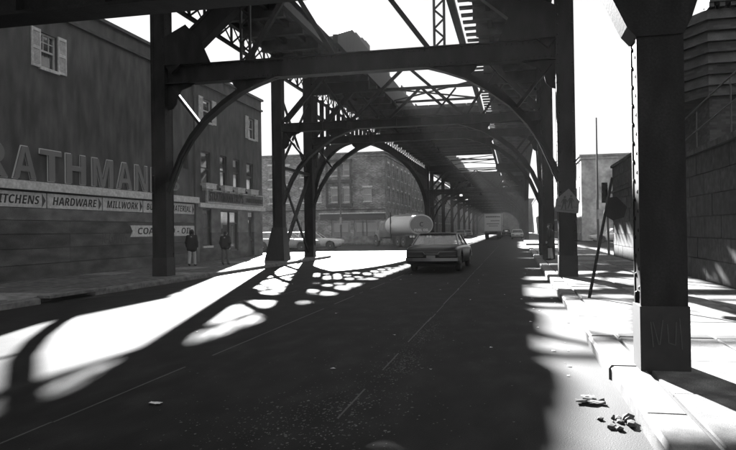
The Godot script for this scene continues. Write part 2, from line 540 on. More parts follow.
func railway() -> void:
	var el := thing("elevated_railway", "dark riveted steel elevated railway standing over the whole street", "railway viaduct", V(7, RR, 0.15))
	# nearest pair of columns under a low cross girder
	for r in [RL, 1.4]:
		var c := column(el, 7.12, r, SOFFIT, 0.43, 0.36, 0.62, 0.19, 0.027, true, false)
		var fl := mb()
		extrude(fl, PackedVector2Array([Vector2(-0.215, 3.4), Vector2(-0.3, 3.5), Vector2(-0.62, 4.2), Vector2(0.5, 4.2), Vector2(0.29, 3.55), Vector2(0.215, 3.4)]), V(6.925, r, 0), Vector3.RIGHT, Vector3.UP, V(0.39, 0, 0))
		part(c, "bracket", fl, M.steel)
		if r > 0:
			var gf := mb()      # scrawled strokes on the foot of the column
			for q in [[-0.13, 0.62, -0.11, 0.38], [-0.11, 0.62, -0.06, 0.4], [-0.05, 0.4, -0.02, 0.64], [0.02, 0.6, 0.03, 0.42], [0.03, 0.42, 0.09, 0.4], [0.09, 0.4, 0.1, 0.62], [0.13, 0.66, 0.15, 0.36]]:
				bar(gf, V(6.915, r + q[0], q[1]), V(6.915, r + q[2], q[3]), Vector3.BACK, 0.004, 0.008)
			stuff(part(c, "graffiti", gf, M.seam))
	var gi := mb()
	bsrh(gi, 7.07, 7.17, RL - 0.4, 1.8, 4.24, 5.5)
	bsrh(gi, 6.9, 7.34, RL - 0.4, 1.8, 4.2, 4.24)
	bsrh(gi, 6.9, 7.34, RL - 0.4, 1.8, 5.5, 5.54)
	for i in 10:
		bsrh(gi, 6.93, 7.07, RL + 1.2 * (i + 0.5), RL + 1.2 * (i + 0.5) + 0.03, 4.24, 5.5)
	part(el, "cross_girder", gi, M.steel)
	# bents
	bent(el, 19.95, true, true)
	for s in [-9.0, -24.0, -40.0]: bent(el, s, false, false)
	for s in [31.0, 36.0]: bent(el, s, false, true)
	for s in [88.0, 93.0, 108.0, 123.0, 138.0, 153.0, 170.0, 188.0, 206.0]: bent(el, s, false, false)
	# bracing between the two columns of a tower, feet
	for r in [RL, RR]:
		for pair in [[31.0, 36.0], [88.0, 93.0]]:
			for q in [[0.4, 4.6, 1], [4.6, 0.4, 1], [4.8, 8.6, 1], [8.6, 4.8, 1]]:
				var b := mb()
				bar(b, V(pair[0] + 0.25, r + (0.05 if q[0] < q[1] else -0.05), q[0]), V(pair[1] - 0.25, r + (0.05 if q[0] < q[1] else -0.05), q[1]), Vector3.RIGHT, 0.08, 0.3 if q[0] < 5.0 and q[1] < 5.0 and q[0] < q[1] else 0.13)
				part(el, "tower_brace", b, M.steel)
			var hb := mb()
			bsrh(hb, pair[0] + 0.25, pair[1] - 0.25, r - 0.12, r + 0.12, 4.62, 4.78)
			part(el, "tower_strut", hb, M.steel)
	for r in [RL]:
		var ft := mb()
		hexa(ft, [V(30.5, r - 0.62, 0.1), V(30.5, r + 0.4, 0.1), V(31.5, r + 0.4, 0.1), V(31.5, r - 0.62, 0.1), V(30.7, r - 0.28, 1.75), V(30.7, r + 0.28, 1.75), V(31.3, r + 0.28, 1.75), V(31.3, r - 0.28, 1.75)])
		part(el, "footing", ft, M.plinth)
	for r in [RL, RR]:
		side_arch(el, r, 36.25, 87.75)
	for k in [[-11.55, 1.0], [1.76, -1.0]]:
		lattice_girder(el, k[0], -30.0, 215.0)
	# decks of the two tracks
	var n_beams := 0
	for side in 2:
		var outer := -11.32 if side == 0 else 1.53
		var edge := SLOT_L if side == 0 else -1.5
		var sl := mb()
		if side == 0:
			bsrh(sl, -75, 31.6, outer, -8.3, SOFFIT + 0.22, SOFFIT + 0.5)
			part(el, "deck_slab", sl, M.soffit)
			sl = mb()
			bsrh(sl, 31.6, 216, outer, edge, SOFFIT + 0.22, SOFFIT + 1.0)
		else:
			bsrh(sl, -75, 216, outer, edge, SOFFIT + 0.22, SOFFIT + 1.0)
		part(el, "deck_slab", sl, M.soffit)
		for r in ([-11.3, -10.1, -9.2] if side == 0 else [1.35, 0.3, -0.9]):
			bpart(el, "stringer", M.steel, -75, 216, r - 0.09, r + 0.09, SOFFIT - 0.02, SOFFIT + 0.22)
		# girder along the open slot between the tracks
		var g := mb()
		if side == 0:
			bsrh(g, -75, 31.4, -8.52, -8.3, SOFFIT - 0.1, SOFFIT + 0.5)
			part(el, "slot_girder", g, M.steel)
			g = mb()
			hexa(g, [V(29.0, SLOT_L - 0.12, SOFFIT - 0.1), V(29.0, SLOT_L + 0.1, SOFFIT - 0.1), V(31.8, SLOT_L + 0.1, SOFFIT - 0.1), V(31.8, SLOT_L - 0.12, SOFFIT - 0.1), V(29.0, SLOT_L - 0.12, SOFFIT + 0.3), V(29.0, SLOT_L + 0.1, SOFFIT + 0.3), V(31.8, SLOT_L + 0.1, SOFFIT + 1.3), V(31.8, SLOT_L - 0.12, SOFFIT + 1.3)])
			bsrh(g, 31.8, 216, SLOT_L - 0.12, SLOT_L + 0.1, SOFFIT - 0.1, SOFFIT + 1.3)  # raised length and its ramp added to cast the shade edge on the roadway
			var pb := mb()
			rng.seed = 14
			var a := 33.0
			while a < 120.0:
				var l := rng.randf_range(0.25, 1.4)
				if rng.randf() < 0.72: bsrh(pb, a, a + l, SLOT_L - 0.05, SLOT_L + 0.03, SOFFIT + 1.3, SOFFIT + 1.3 + rng.randf_range(0.05, 0.5))
				a += l
			stuff(part(el, "shade_boards", pb, M.wood_dark))  # uneven boards added only to break up the shade edge on the road
		else:
			bsrh(g, -75, 216, SLOT_R, SLOT_R + 0.26, SOFFIT - 0.25, SOFFIT - 0.05)
		part(el, "slot_girder", g, M.steel)
		var s := 8.3
		while s < 112.0:
			bpart(el, "floor_beam", M.soffit, s - 0.13, s + 0.13, outer + (0.08 if side == 0 else -0.08), (-8.53 if side == 0 and s < 31.4 else edge), SOFFIT - 0.3, SOFFIT + 0.2)
			s += 2.3
	# short ties across the gap beside the right-hand track
	var ti := mb()
	var ts := -70.0
	while ts < 214.0:
		bsrh(ti, ts, ts + 0.3, SLOT_R + 0.26, -1.5, SOFFIT + 0.3, SOFFIT + 0.38)
		ts += 0.95
	stuff(part(el, "ties", ti, M.steel))
	# plates that close the slot over the crossing and further on
	var s2 := 47.3
	var row := 0
	while s2 < 215.0:
		var closed := s2 < 76.0 or s2 > 104.0
		if closed:
			if s2 < 112.0:
				for i in 6:
					var w := (SLOT_R - SLOT_L - 0.1) / 6.0
					var r0 := SLOT_L + 0.1 + i * w
					bpart(el, "slot_plate", M.soffit, s2, s2 + 2.26 - (0.7 if row in [1, 5, 9] else 0.0), r0 + 0.02, r0 + w - 0.02, SOFFIT + 0.05 + 0.02 * ((i * 7 + row * 3) % 3), SOFFIT + 0.3)
			else:
				bpart(el, "slot_plate", M.soffit, s2, s2 + 2.26, SLOT_L + 0.1, SLOT_R, SOFFIT + 0.05, SOFFIT + 0.3)
			bpart(el, "slot_beam", M.steel, s2 - 0.1, s2 + 0.1, SLOT_L + 0.1, SLOT_R, SOFFIT - 0.35, SOFFIT + 0.04)
		s2 += 2.3
		row += 1
	# thin flat bracing across the open slot
	for s in [-20.0, -5.0, 39.0, 79.0, 84.0, 98.0]:
		var b := mb()
		bar(b, V(s, SLOT_L + 0.1, SOFFIT - 0.1), V(s + 4.5, SLOT_R, SOFFIT - 0.1), Vector3.UP, 0.08, 0.12)
		bar(b, V(s + 4.5, SLOT_L + 0.1, SOFFIT - 0.01), V(s, SLOT_R, SOFFIT - 0.01), Vector3.UP, 0.08, 0.12)
		part(el, "lateral_brace", b, M.steel)
	for s in [44.0, 83.0, 95.0]:
		bpart(el, "slot_beam", M.steel, s - 0.06, s + 0.06, SLOT_L + 0.1, SLOT_R, SOFFIT - 0.1, SOFFIT + 0.04)

# ---------------------------------------------------------------- ground
func slab(par: Node3D, called: String, m: Material, lo: Vector3, hi: Vector3, c := 0.012) -> void:
	var st := mb()
	cbox(st, lo, hi, c)
	part(par, called, st, m)

func ground() -> void:
	var road := setting("road")
	var st := mb()
	quad(st, Vector3(-500, 0, 200), Vector3(500, 0, 200), Vector3(500, 0, -900), Vector3(-500, 0, -900))
	part(road, "road_surface", st, M.asphalt)
	# seams along the carriageway
	rng.seed = 8
	var sm := mb()
	for q in [[-1.45, 2.0, 60.0, 0.012], [-3.75, 2.0, 40.0, 0.011], [-5.6, 12.0, 45.0, 0.012]]:
		var a: float = q[1]
		while a < q[2]:
			var l := rng.randf_range(0.3, 2.2)
			var dx := rng.randf_range(-0.012, 0.012)
			bsrh(sm, a, a + l, q[0] + dx - q[3], q[0] + dx + q[3] * rng.randf_range(0.2, 1.2), -0.02, 0.004)
			a += l + (0.0 if rng.randf() < 0.4 else rng.randf_range(0.05, 0.9))
	stuff(part(road, "seam", sm, M.seam))
	# pale scuffed grit ground into the carriageway
	var sc := mb()
	rng.seed = 11
	for i in 2600:
		var big := rng.randf() < 0.12
		var spot: Array = [[5.7, -1.45, 0.6, 0.32], [7.6, -1.3, 0.5, 0.12], [9.9, -1.35, 0.7, 0.1], [5.0, -1.8, 0.5, 0.4]][i % 4]
		var s: float = spot[0] + rng.randfn(0.0, spot[2]) if i % 3 else 4.0 + 15.0 * rng.randf()
		var r: float = spot[1] + rng.randfn(0.0, spot[3]) if i % 3 else rng.randfn(-1.6, 0.9)
		var k := rng.randf_range(0.003, 0.009) * (1.7 if big else 1.0)
		var a := rng.randf() * TAU
		var pts := []
		for j in 5:
			var q := a + TAU * j / 5
			pts.append(V(s + cos(q) * k * rng.randf_range(0.8, 2.2), r + sin(q) * k, 0.005))
		for j in range(1, 4):
			tri(sc, pts[0], pts[j], pts[j + 1])
	stuff(part(road, "grit", sc, M.scuff))
	# pavement on the right
	var right := setting("pavement_right")
	rng.seed = 3
	var mats := [M.concrete, M.concrete_b, M.concrete_c]
	var s := 1.5
	while s < 48.0:
		var step := 1.5 if s < 30 else 3.0
		for col in [[1.27, 2.4], [2.41, 3.55], [3.56, 4.69]]:
			var h := 0.15 + rng.randf_range(-0.006, 0.006)
			slab(right, "paving_slab", mats[rng.randi() % 3], Vector3(col[0], -0.1, -(s + step - 0.012)), Vector3(col[1] - 0.012, h, -s))
		s += step
	var base := mb()
	bsrh(base, 1.4, 48, 0.95, 4.8, -0.2, 0.12)
	part(right, "bedding", base, M.mortar)
	s = 1.6
	while s < 48.0:
		var step := rng.randf_range(1.5, 2.3)
		var j := rng.randf_range(-0.015, 0.02)
		slab(right, "kerb_stone", M.granite, Vector3(0.92 + j, -0.1, -(s + step - 0.014)), Vector3(1.255, 0.145 + rng.randf_range(-0.01, 0.012), -s), 0.03)
		s += step
	# wider pavement behind the wall's end and the far corner
	bpart(right, "far_paving", M.concrete_b, 34.8, 47.9, 4.71, 30.0, -0.1, 0.148)
	var rf := setting("pavement_right_far")
	bpart(rf, "far_paving", M.concrete_b, 62.0, 260.0, 0.95, 5.0, -0.1, 0.15)
	# pavement on the left
	var left := setting("pavement_left")
	s = 6.0
	while s < 37.8:
		var step := 1.6
		for col in [[-10.7, -12.08], [-12.09, -13.47], [-13.48, -14.86]]:
			if s > 33.0 and col[0] > -11: continue
			slab(left, "paving_slab", mats[rng.randi() % 3], Vector3(col[1] + 0.012, -0.1, -(s + step - 0.012)), Vector3(col[0], 0.15 + rng.randf_range(-0.006, 0.006), -s))
		s += step
	bpart(left, "bedding", M.mortar, 5.9, 37.7, -14.9, -10.75, -0.2, 0.12)
	s = 5.0
	while s < 36.0:
		var step := rng.randf_range(1.6, 2.3)
		if absf(s + step / 2 - 14.4) > 1.05:
			slab(left, "kerb_stone", M.granite, Vector3(-10.69, -0.1, -(s + step - 0.02)), Vector3(-10.38 + rng.randf_range(-0.01, 0.01), 0.145, -s), 0.03)
		s += step
	# storm drain let into the left kerb
	var dr := thing("storm_drain", "dark storm drain inlet let into the left kerb", "drain", V(14.3, -10.5, 0))
	bpart(dr, "lintel", M.granite, 13.3, 15.45, -10.69, -10.36, 0.1, 0.16)
	bpart(dr, "recess", M.dark_interior, 13.35, 15.4, -10.66, -10.6, -0.05, 0.1)
	bpart(dr, "grate_frame", M.steel, 13.4, 15.3, -10.36, -10.0, -0.02, 0.006)
	# far pavements on the left
	var lf := setting("pavement_left_far")
	bpart(lf, "far_paving", M.concrete_b, 72.0, 260.0, -14.9, -11.9, -0.1, 0.15)
	bpart(lf, "far_paving", M.concrete_b, 72.0, 75.2, -60.0, -14.9, -0.1, 0.149)

# ---------------------------------------------------------------- buildings
# a face F is [origin, direction along the wall, direction out of the wall]
func fb(st: SurfaceTool, F: Array, a0: float, a1: float, h0: float, h1: float, d0: float, d1: float) -> void:
	var p: Vector3 = F[0] + F[1] * a0 + Vector3.UP * h0 + F[2] * d0
	var q: Vector3 = F[0] + F[1] * a1 + Vector3.UP * h1 + F[2] * d1
	box(st, p.min(q), p.max(q))

func fpart(par: Node3D, called: String, m: Material, F: Array, a0: float, a1: float, h0: float, h1: float, d0: float, d1: float) -> MeshInstance3D:
	var st := mb()
	fb(st, F, a0, a1, h0, h1, d0, d1)
	return part(par, called, st, m)

func pierced(par: Node3D, called: String, m: Material, F: Array, a0: float, a1: float, h0: float, h1: float, thick: float, holes: Array) -> MeshInstance3D:
	var xs := [a0, a1]
	var ys := [h0, h1]
	for q in holes:
		for v in [q[0], q[1]]: if v > a0 and v < a1 and not xs.has(v): xs.append(v)
		for v in [q[2], q[3]]: if v > h0 and v < h1 and not ys.has(v): ys.append(v)
	xs.sort(); ys.sort()
	var st := mb()
	for i in xs.size() - 1:
		var run := -1.0
		for j in ys.size() - 1:
			var cx: float = (xs[i] + xs[i + 1]) / 2
			var cy: float = (ys[j] + ys[j + 1]) / 2
			var open := false
			for q in holes:
				if cx > q[0] and cx < q[1] and cy > q[2] and cy < q[3]: open = true
			if not open and run < 0: run = ys[j]
			if run >= 0 and (open or j == ys.size() - 2):
				fb(st, F, xs[i], xs[i + 1], run, ys[j] if open else ys[j + 1], -thick, 0)
				run = -1.0
	return part(par, called, st, m)

func window(par: Node3D, F: Array, a0: float, a1: float, h0: float, h1: float, o := {}) -> void:
	var fw: float = o.get("frame", 0.06)
	var fm: Material = o.get("frame_mat", M.white_paint)
	var st := mb()
	for q in [[a0, a0 + fw, h0, h1], [a1 - fw, a1, h0, h1], [a0 + fw, a1 - fw, h0, h0 + fw], [a0 + fw, a1 - fw, h1 - fw, h1]]:
		fb(st, F, q[0], q[1], q[2], q[3], -0.16, -0.08)
	var hm := (h0 + h1) / 2
	fb(st, F, a0 + fw, a1 - fw, hm - 0.03, hm + 0.03, -0.15, -0.09)
	for k in o.get("bars", 0):
		var a: float = lerpf(a0, a1, (k + 1.0) / (o.bars + 1.0))
		fb(st, F, a - 0.015, a + 0.015, hm + 0.03, h1 - fw, -0.14, -0.1)
	if o.get("bars", 0) > 1:
		fb(st, F, a0 + fw, a1 - fw, (hm + h1) / 2 - 0.015, (hm + h1) / 2 + 0.015, -0.141, -0.101)
	var w := part(par, "window", st, fm)
	fpart(w, "pane", M.window_glass, F, a0 + fw, a1 - fw, h0 + fw, h1 - fw, -0.125, -0.117)
	if o.get("curtain", 0.0) > 0.0:
		fpart(w, "blind", M.curtain, F, a0 + fw, a1 - fw, lerpf(h1, h0, o.curtain), h1 - fw, -0.25, -0.23)
	fpart(w, "recess", M.dark_interior, F, a0 - 0.1, a1 + 0.1, h0 - 0.1, h1 + 0.1, -0.62, -0.6)
	if o.get("sill", true):
		fpart(w, "sill", o.get("sill_mat", M.white_paint), F, a0 - 0.08, a1 + 0.08, h0 - 0.1, h0, -0.15, 0.07)
	if o.get("lintel", false):
		fpart(w, "lintel", M.white_paint, F, a0 - 0.12, a1 + 0.12, h1 + 0.002, h1 + 0.2, -0.05, 0.04)
	if o.has("shutter"):
		var sw: float = o.shutter
		for k in [[a0 - sw - 0.02, a0 - 0.02], [a1 + 0.02, a1 + sw + 0.02]]:
			var sh := mb()
			for q in [[k[0], k[0] + 0.06, h0 - 0.05, h1 + 0.05], [k[1] - 0.06, k[1], h0 - 0.05, h1 + 0.05], [k[0] + 0.06, k[1] - 0.06, h0 - 0.05, h0 + 0.05], [k[0] + 0.06, k[1] - 0.06, h1 - 0.05, h1 + 0.05], [k[0] + 0.06, k[1] - 0.06, hm - 0.05, hm + 0.05]]:
				fb(sh, F, q[0], q[1], q[2], q[3], 0.01, 0.055)
			var y := h0 + 0.07
			while y < h1 - 0.07:
				fb(sh, F, k[0] + 0.06, k[1] - 0.06, y, y + 0.035, 0.012, 0.04)
				y += 0.05
			part(w, "shutter", sh, M.white_paint)

func store() -> void:
	var F := [V(0, -14.86, 0), V(1, 0, 0), Vector3.RIGHT]
	var b := thing("hardware_store", "long dark stuccoed store at the left with a painted ground floor", "building", V(24, -14.86, 0.15))
	var holes := [[18.75, 19.55, 6.98, 8.12], [30.2, 31.2, 7.05, 8.15], [35.95, 36.85, 6.95, 8.12], [28.2, 28.75, 4.5, 5.55], [29.95, 31.0, 3.95, 5.55], [32.1, 32.95, 3.95, 5.55], [33.75, 34.65, 3.95, 5.55], [35.6, 36.6, 3.95, 5.5], [30.1, 31.05, 0.9, 2.72], [32.15, 34.35, 0.55, 2.7], [35.75, 36.65, 0.15, 2.7]]
	pierced(b, "wall", M.stucco, F, -50.0, 29.35, 3.0, 9.4, 0.35, holes)
	pierced(b, "wall", M.stucco_corner, F, 29.35, 38.0, 3.0, 9.4, 0.35, holes)
	pierced(b, "wall", M.panel_light, F, 29.35, 38.0, 1.55, 3.0, 0.352, holes)
	pierced(b, "wall", M.board, F, 29.35, 38.0, 0.05, 1.55, 0.354, holes)
	var gable := mb()   # the side towards the crossing and the body behind
	bsrh(gable, 37.6, 37.998, -15.22, -32.0, 0.05, 9.398)
	part(b, "wall", gable, M.stucco_corner)
	bpart(b, "roof", M.mortar, -50.0, 37.9, -15.2, -32.0, 9.0, 9.2)
	# coping and the ledge below it
	fpart(b, "coping", M.stucco_corner, F, -50.0, 38.1, 9.4, 9.52, -0.4, 0.12)
	fpart(b, "ledge", M.stucco_corner, F, -50.0, 38.05, 8.78, 8.88, 0.0, 0.1)
	fpart(b, "ledge", M.stucco, F, 29.2, 29.42, 3.0, 8.78, 0.0, 0.09)
	# ground floor of the long front: boards, light band, white fascia
	var hh := [0.12, 0.62, 1.12, 1.58, 2.02]
	for i in 4:
		for k in range(-5, 3):
			var s0 := 2.0 + k * 9.1
			fpart(b, "board", M.board_dark if (i + k) % 2 else M.board, F, s0 + 0.006, s0 + 9.094, hh[i] + 0.008, hh[i + 1] - 0.008, -0.12, -0.05 + 0.004 * i)
	fpart(b, "backing", M.dark_interior, F, -50.0, 29.35, 0.05, 3.0, -0.3, -0.13)
	fpart(b, "band", M.panel_light, F, -50.0, 29.3, 2.025, 2.4, -0.12, -0.035)
	fpart(b, "band", M.board_dark, F, -50.0, 29.3, 2.405, 2.96, -0.12, -0.06)
	fpart(b, "fascia", M.white_paint, F, -50.0, 29.5, 2.96, 3.24, 0.0, 0.14)
	fpart(b, "pilaster", M.panel_light, F, 29.31, 29.62, 0.1, 2.95, -0.03, 0.06)
	fpart(b, "fascia", M.white_paint, F, 29.55, 38.1, 2.78, 3.0, 0.003, 0.16)
	fpart(b, "skirting", M.concrete_b, F, -50.0, 29.3, 0.1, 0.17, -0.05, 0.06)
	# windows
	window(b, F, 18.75, 19.55, 6.98, 8.12, {"bars": 2, "shutter": 0.42, "curtain": 0.3})
	window(b, F, 30.2, 31.2, 7.05, 8.15, {"shutter": 0.45, "curtain": 0.25})
	window(b, F, 35.95, 36.85, 6.95, 8.12, {"shutter": 0.45, "curtain": 0.35})
	window(b, F, 28.2, 28.75, 4.5, 5.55, {"frame_mat": M.wood_dark, "sill": false})
	for q in [[29.95, 31.0, 5.55], [32.1, 32.95, 5.55], [33.75, 34.65, 5.55], [35.6, 36.6, 5.5]]:
		window(b, F, q[0], q[1], 3.95, q[2], {"curtain": 0.25 if q[0] > 32 else 0.1, "frame_mat": M.steel_light})
		var bx := mb()    # window boxes
		fb(bx, F, q[0] - 0.05, q[1] + 0.05, 3.7, 3.92, 0.075, 0.3)
		fb(bx, F, q[0] - 0.08, q[1] + 0.08, 3.921, 3.97, 0.072, 0.33)
		for k in 2: fb(bx, F, q[0] + 0.1 + k * 0.7 * (q[1] - q[0]), q[0] + 0.16 + k * 0.7 * (q[1] - q[0]), 3.6, 3.7, 0.01, 0.25)
		part(b, "window_box", bx, M.white_paint)
	window(b, F, 30.1, 31.05, 0.9, 2.72, {"frame_mat": M.steel_light, "curtain": 0.12})
	# shop window with papers behind the glass, and the shop door
	var sw := mb()
	for q in [[32.15, 32.22, 0.55, 2.7], [34.28, 34.35, 0.15, 2.7], [33.3, 33.38, 0.55, 2.7], [32.22, 33.3, 0.55, 0.65], [32.22, 34.28, 2.62, 2.7], [33.38, 34.28, 2.0, 2.07], [33.38, 34.28, 0.55, 0.65]]:
		fb(sw, F, q[0], q[1], q[2], q[3], -0.16, -0.06)
	var shop := part(b, "shop_window", sw, M.steel_light)
	fpart(shop, "pane", M.window_glass, F, 32.22, 34.28, 0.65, 2.62, -0.12, -0.11)
	fpart(shop, "recess", M.dark_interior, F, 32.0, 34.5, 0.3, 2.9, -1.0, -0.98)
	for q in [[32.3, 32.75, 1.75, 2.5], [32.8, 33.25, 1.95, 2.3], [32.32, 32.8, 0.75, 1.45], [33.5, 33.78, 1.0, 1.95], [33.86, 34.1, 0.8, 1.9], [33.5, 34.2, 2.12, 2.5], [32.85, 33.2, 0.8, 1.2]]:
		fpart(shop, "notice", M.paper, F, q[0], q[1], q[2], q[3], -0.19, -0.18)
	var dr := fpart(b, "door", M.wood_dark, F, 35.78, 36.62, 0.16, 2.4, -0.22, -0.17)
	fpart(dr, "door_pane", M.window_glass, F, 35.9, 36.5, 1.3, 2.25, -0.17, -0.162)
	fpart(dr, "door_handle", M.chrome, F, 36.5, 36.55, 1.05, 1.15, -0.165, -0.12)
	fpart(dr, "transom", M.white_paint, F, 35.78, 36.62, 2.42, 2.68, -0.2, -0.15)
	fpart(dr, "recess", M.dark_interior, F, 35.6, 36.8, 0.1, 2.9, -0.4, -0.36)
	fpart(b, "door_step", M.concrete_b, F, 35.7, 36.7, 0.1, 0.22, 0.0, 0.3)
	text_part(b, "graffiti", "SBG 3030", M.graffiti, V(17.9, -14.905, 1.22), V(1, 0, 0), Vector3.UP, Vector3.RIGHT, 1.15, 0.34, 0.004, 0.1, false)
	text_part(b, "graffiti", "R-GANG", M.graffiti, V(22.0, -14.905, 1.2), V(1, 0, 0), Vector3.UP, Vector3.RIGHT, 1.6, 0.42, 0.004, 0.15, false)
	# big raised letters over the fascia, one mounted sign
	var sg := thing("raised_letter_sign", "row of large raised block letters above the white fascia", "sign", V(20, -14.8, 3.25))
	var say := "STRATHMANNS"
	var from := [14.15, 15.3, 16.4, 17.55, 18.75, 20.0, 21.45, 22.98, 24.22, 25.45, 27.0]
	var upto := [15.15, 16.3, 17.45, 18.68, 19.9, 21.2, 22.88, 24.1, 25.25, 26.5, 27.9]
	for i in say.length():
		var h := 1.0 if i < 10 else 0.62
		from[i] -= 0.1
		upto[i] -= 0.1 + 0.13 * (upto[i] - from[i] - 0.1)
		var l := text_part(sg, "letter", say[i], M.letter_face, V(from[i], -14.82, 3.3 + (0.0 if i < 10 else 0.18)), V(1, 0, 0), Vector3.UP, Vector3.RIGHT, upto[i] - from[i], h, 0.035)
		text_part(l, "letter_edge", say[i], M.letter_edge, V(from[i] - 0.025, -14.859, 3.28 + (0.0 if i < 10 else 0.18)), V(1, 0, 0), Vector3.UP, Vector3.RIGHT, upto[i] - from[i] + 0.05, h + 0.05, 0.038)
	# painted boards in a row
	for q in [["KITCHENS", 16.42, 19.0, "leftmost"], ["HARDWARE", 19.06, 22.0, "h"], ["MILLWORK", 22.06, 24.76, "m"], ["BUILDING MATERIAL", 24.82, 29.28, "b"]]:
		var t := thing("sign_board", {"leftmost": "white KITCHENS board at the left end of the sign row", "h": "white HARDWARE board with an arrow end", "m": "white MILLWORK board between HARDWARE and the column", "b": "white BUILDING MATERIAL board half hidden by the column"}[q[3]], "sign", V((q[1] + q[2]) / 2, -14.9, 2.42), true, "white sign boards under the store's fascia")
		fpart(t, "board_panel", M.white_paint, F, q[1], q[2], 2.42, 2.9, -0.058, -0.03)
		var ar := mb()
		extrude(ar, PackedVector2Array([Vector2(q[2] - 0.2, 2.44), Vector2(q[2] - 0.03, 2.66), Vector2(q[2] - 0.2, 2.88)]), V(0, -14.888, 0), V(1, 0, 0), Vector3.UP, Vector3.RIGHT * 0.004)
		part(t, "arrow", ar, M.board_dark)
		text_part(t, "lettering", q[0], M.ink, V(q[1] + 0.25, -14.888, 2.53), V(1, 0, 0), Vector3.UP, Vector3.RIGHT, q[2] - q[1] - 0.62, 0.27, 0.005, 0.22)
	var t := thing("sign_board", "white COAL AND OIL board lower down beside the column", "sign", V(26.5, -14.9, 1.42), true, "white sign boards under the store's fascia")
	var pb := mb()
	extrude(pb, PackedVector2Array([Vector2(23.84, 1.42), Vector2(29.26, 1.42), Vector2(29.26, 1.88), Vector2(23.84, 1.88), Vector2(24.02, 1.65)]), V(0, -14.9, 0), V(1, 0, 0), Vector3.UP, Vector3.RIGHT * 0.02)
	part(t, "board_panel", pb, M.white_paint)
	text_part(t, "lettering", "COAL AND - OIL", M.ink, V(24.35, -14.88, 1.52), V(1, 0, 0), Vector3.UP, Vector3.RIGHT, 4.6, 0.27, 0.005, 0.22)
	var cs := thing("shop_sign", "long name board over the corner shop's windows", "sign", V(34, -14.7, 3.05))
	fpart(cs, "board_panel", M.panel_light, F, 30.45, 37.95, 3.06, 3.66, 0.0, 0.08)
	var fr := mb()
	for q in [[30.42, 37.98, 3.03, 3.08], [30.42, 37.98, 3.64, 3.69], [30.42, 30.48, 3.08, 3.64], [37.92, 37.98, 3.08, 3.64]]: fb(fr, F, q[0], q[1], q[2], q[3], 0.0, 0.11)
	part(cs, "frame", fr, M.white_paint)
	text_part(cs, "lettering", "STRATHMANN BRO'S", M.ink, V(30.7, -14.78, 3.14), V(1, 0, 0), Vector3.UP, Vector3.RIGHT, 4.2, 0.44, 0.02)
	text_part(cs, "lettering", "LUMBER HARDWARE", M.ink, V(35.25, -14.78, 3.22), V(1, 0, 0), Vector3.UP, Vector3.RIGHT, 2.5, 0.24, 0.02)

func block_building(called: String, label: String, m: Material, s0: float, s1: float, r0: float, r1: float, top: float, front: Array, side: Array, face_r: float, out: Vector3) -> Node3D:
	# front: windows of the face towards the camera [r0, r1, h0, h1, options]; side: windows of the face along the street [s0, s1, h0, h1, options]
	var b := thing(called, label, "building", V((s0 + s1) / 2, (r0 + r1) / 2, 0.1))
	var F := [V(s0, 0, 0), Vector3.RIGHT, V(-1, 0, 0)]
	var G := [V(0, face_r, 0), V(1, 0, 0), out]
	pierced(b, "wall", m, F, r0, r1, 0.05, top, 0.35, front)
	pierced(b, "wall", m, G, s0 + 0.352, s1, 0.05, top, 0.35, side)
	bpart(b, "roof", M.mortar, s0 + 0.3, s1, r0 + 0.3, r1 - 0.3, top - 0.5, top - 0.3)
	var back := r0 if out.x > 0 else r1
	bpart(b, "wall", m, s0 + 0.352, s1, back, back + 0.35 * out.x, 0.05, top)
	bpart(b, "wall", m, s1, s1 + 0.3, r0, r1, 0.05, top)
	for q in front: if q.size() > 4: window(b, F, q[0], q[1], q[2], q[3], q[4])
	for q in side: if q.size() > 4: window(b, G, q[0], q[1], q[2], q[3], q[4])
	var c := mb()
	fb(c, F, r0 - 0.2, r1 + 0.2, top, top + 0.16, -0.5, 0.25)
	fb(c, F, r0 - 0.1, r1 + 0.1, top - 0.35, top - 0.22, 0.0, 0.14)
	fb(c, G, s0 + 0.501, s1, top, top + 0.158, -0.5, 0.25)
	fb(c, G, s0 + 0.36, s1, top - 0.35, top - 0.222, 0.0, 0.14)
	part(b, "cornice", c, m)
	return b

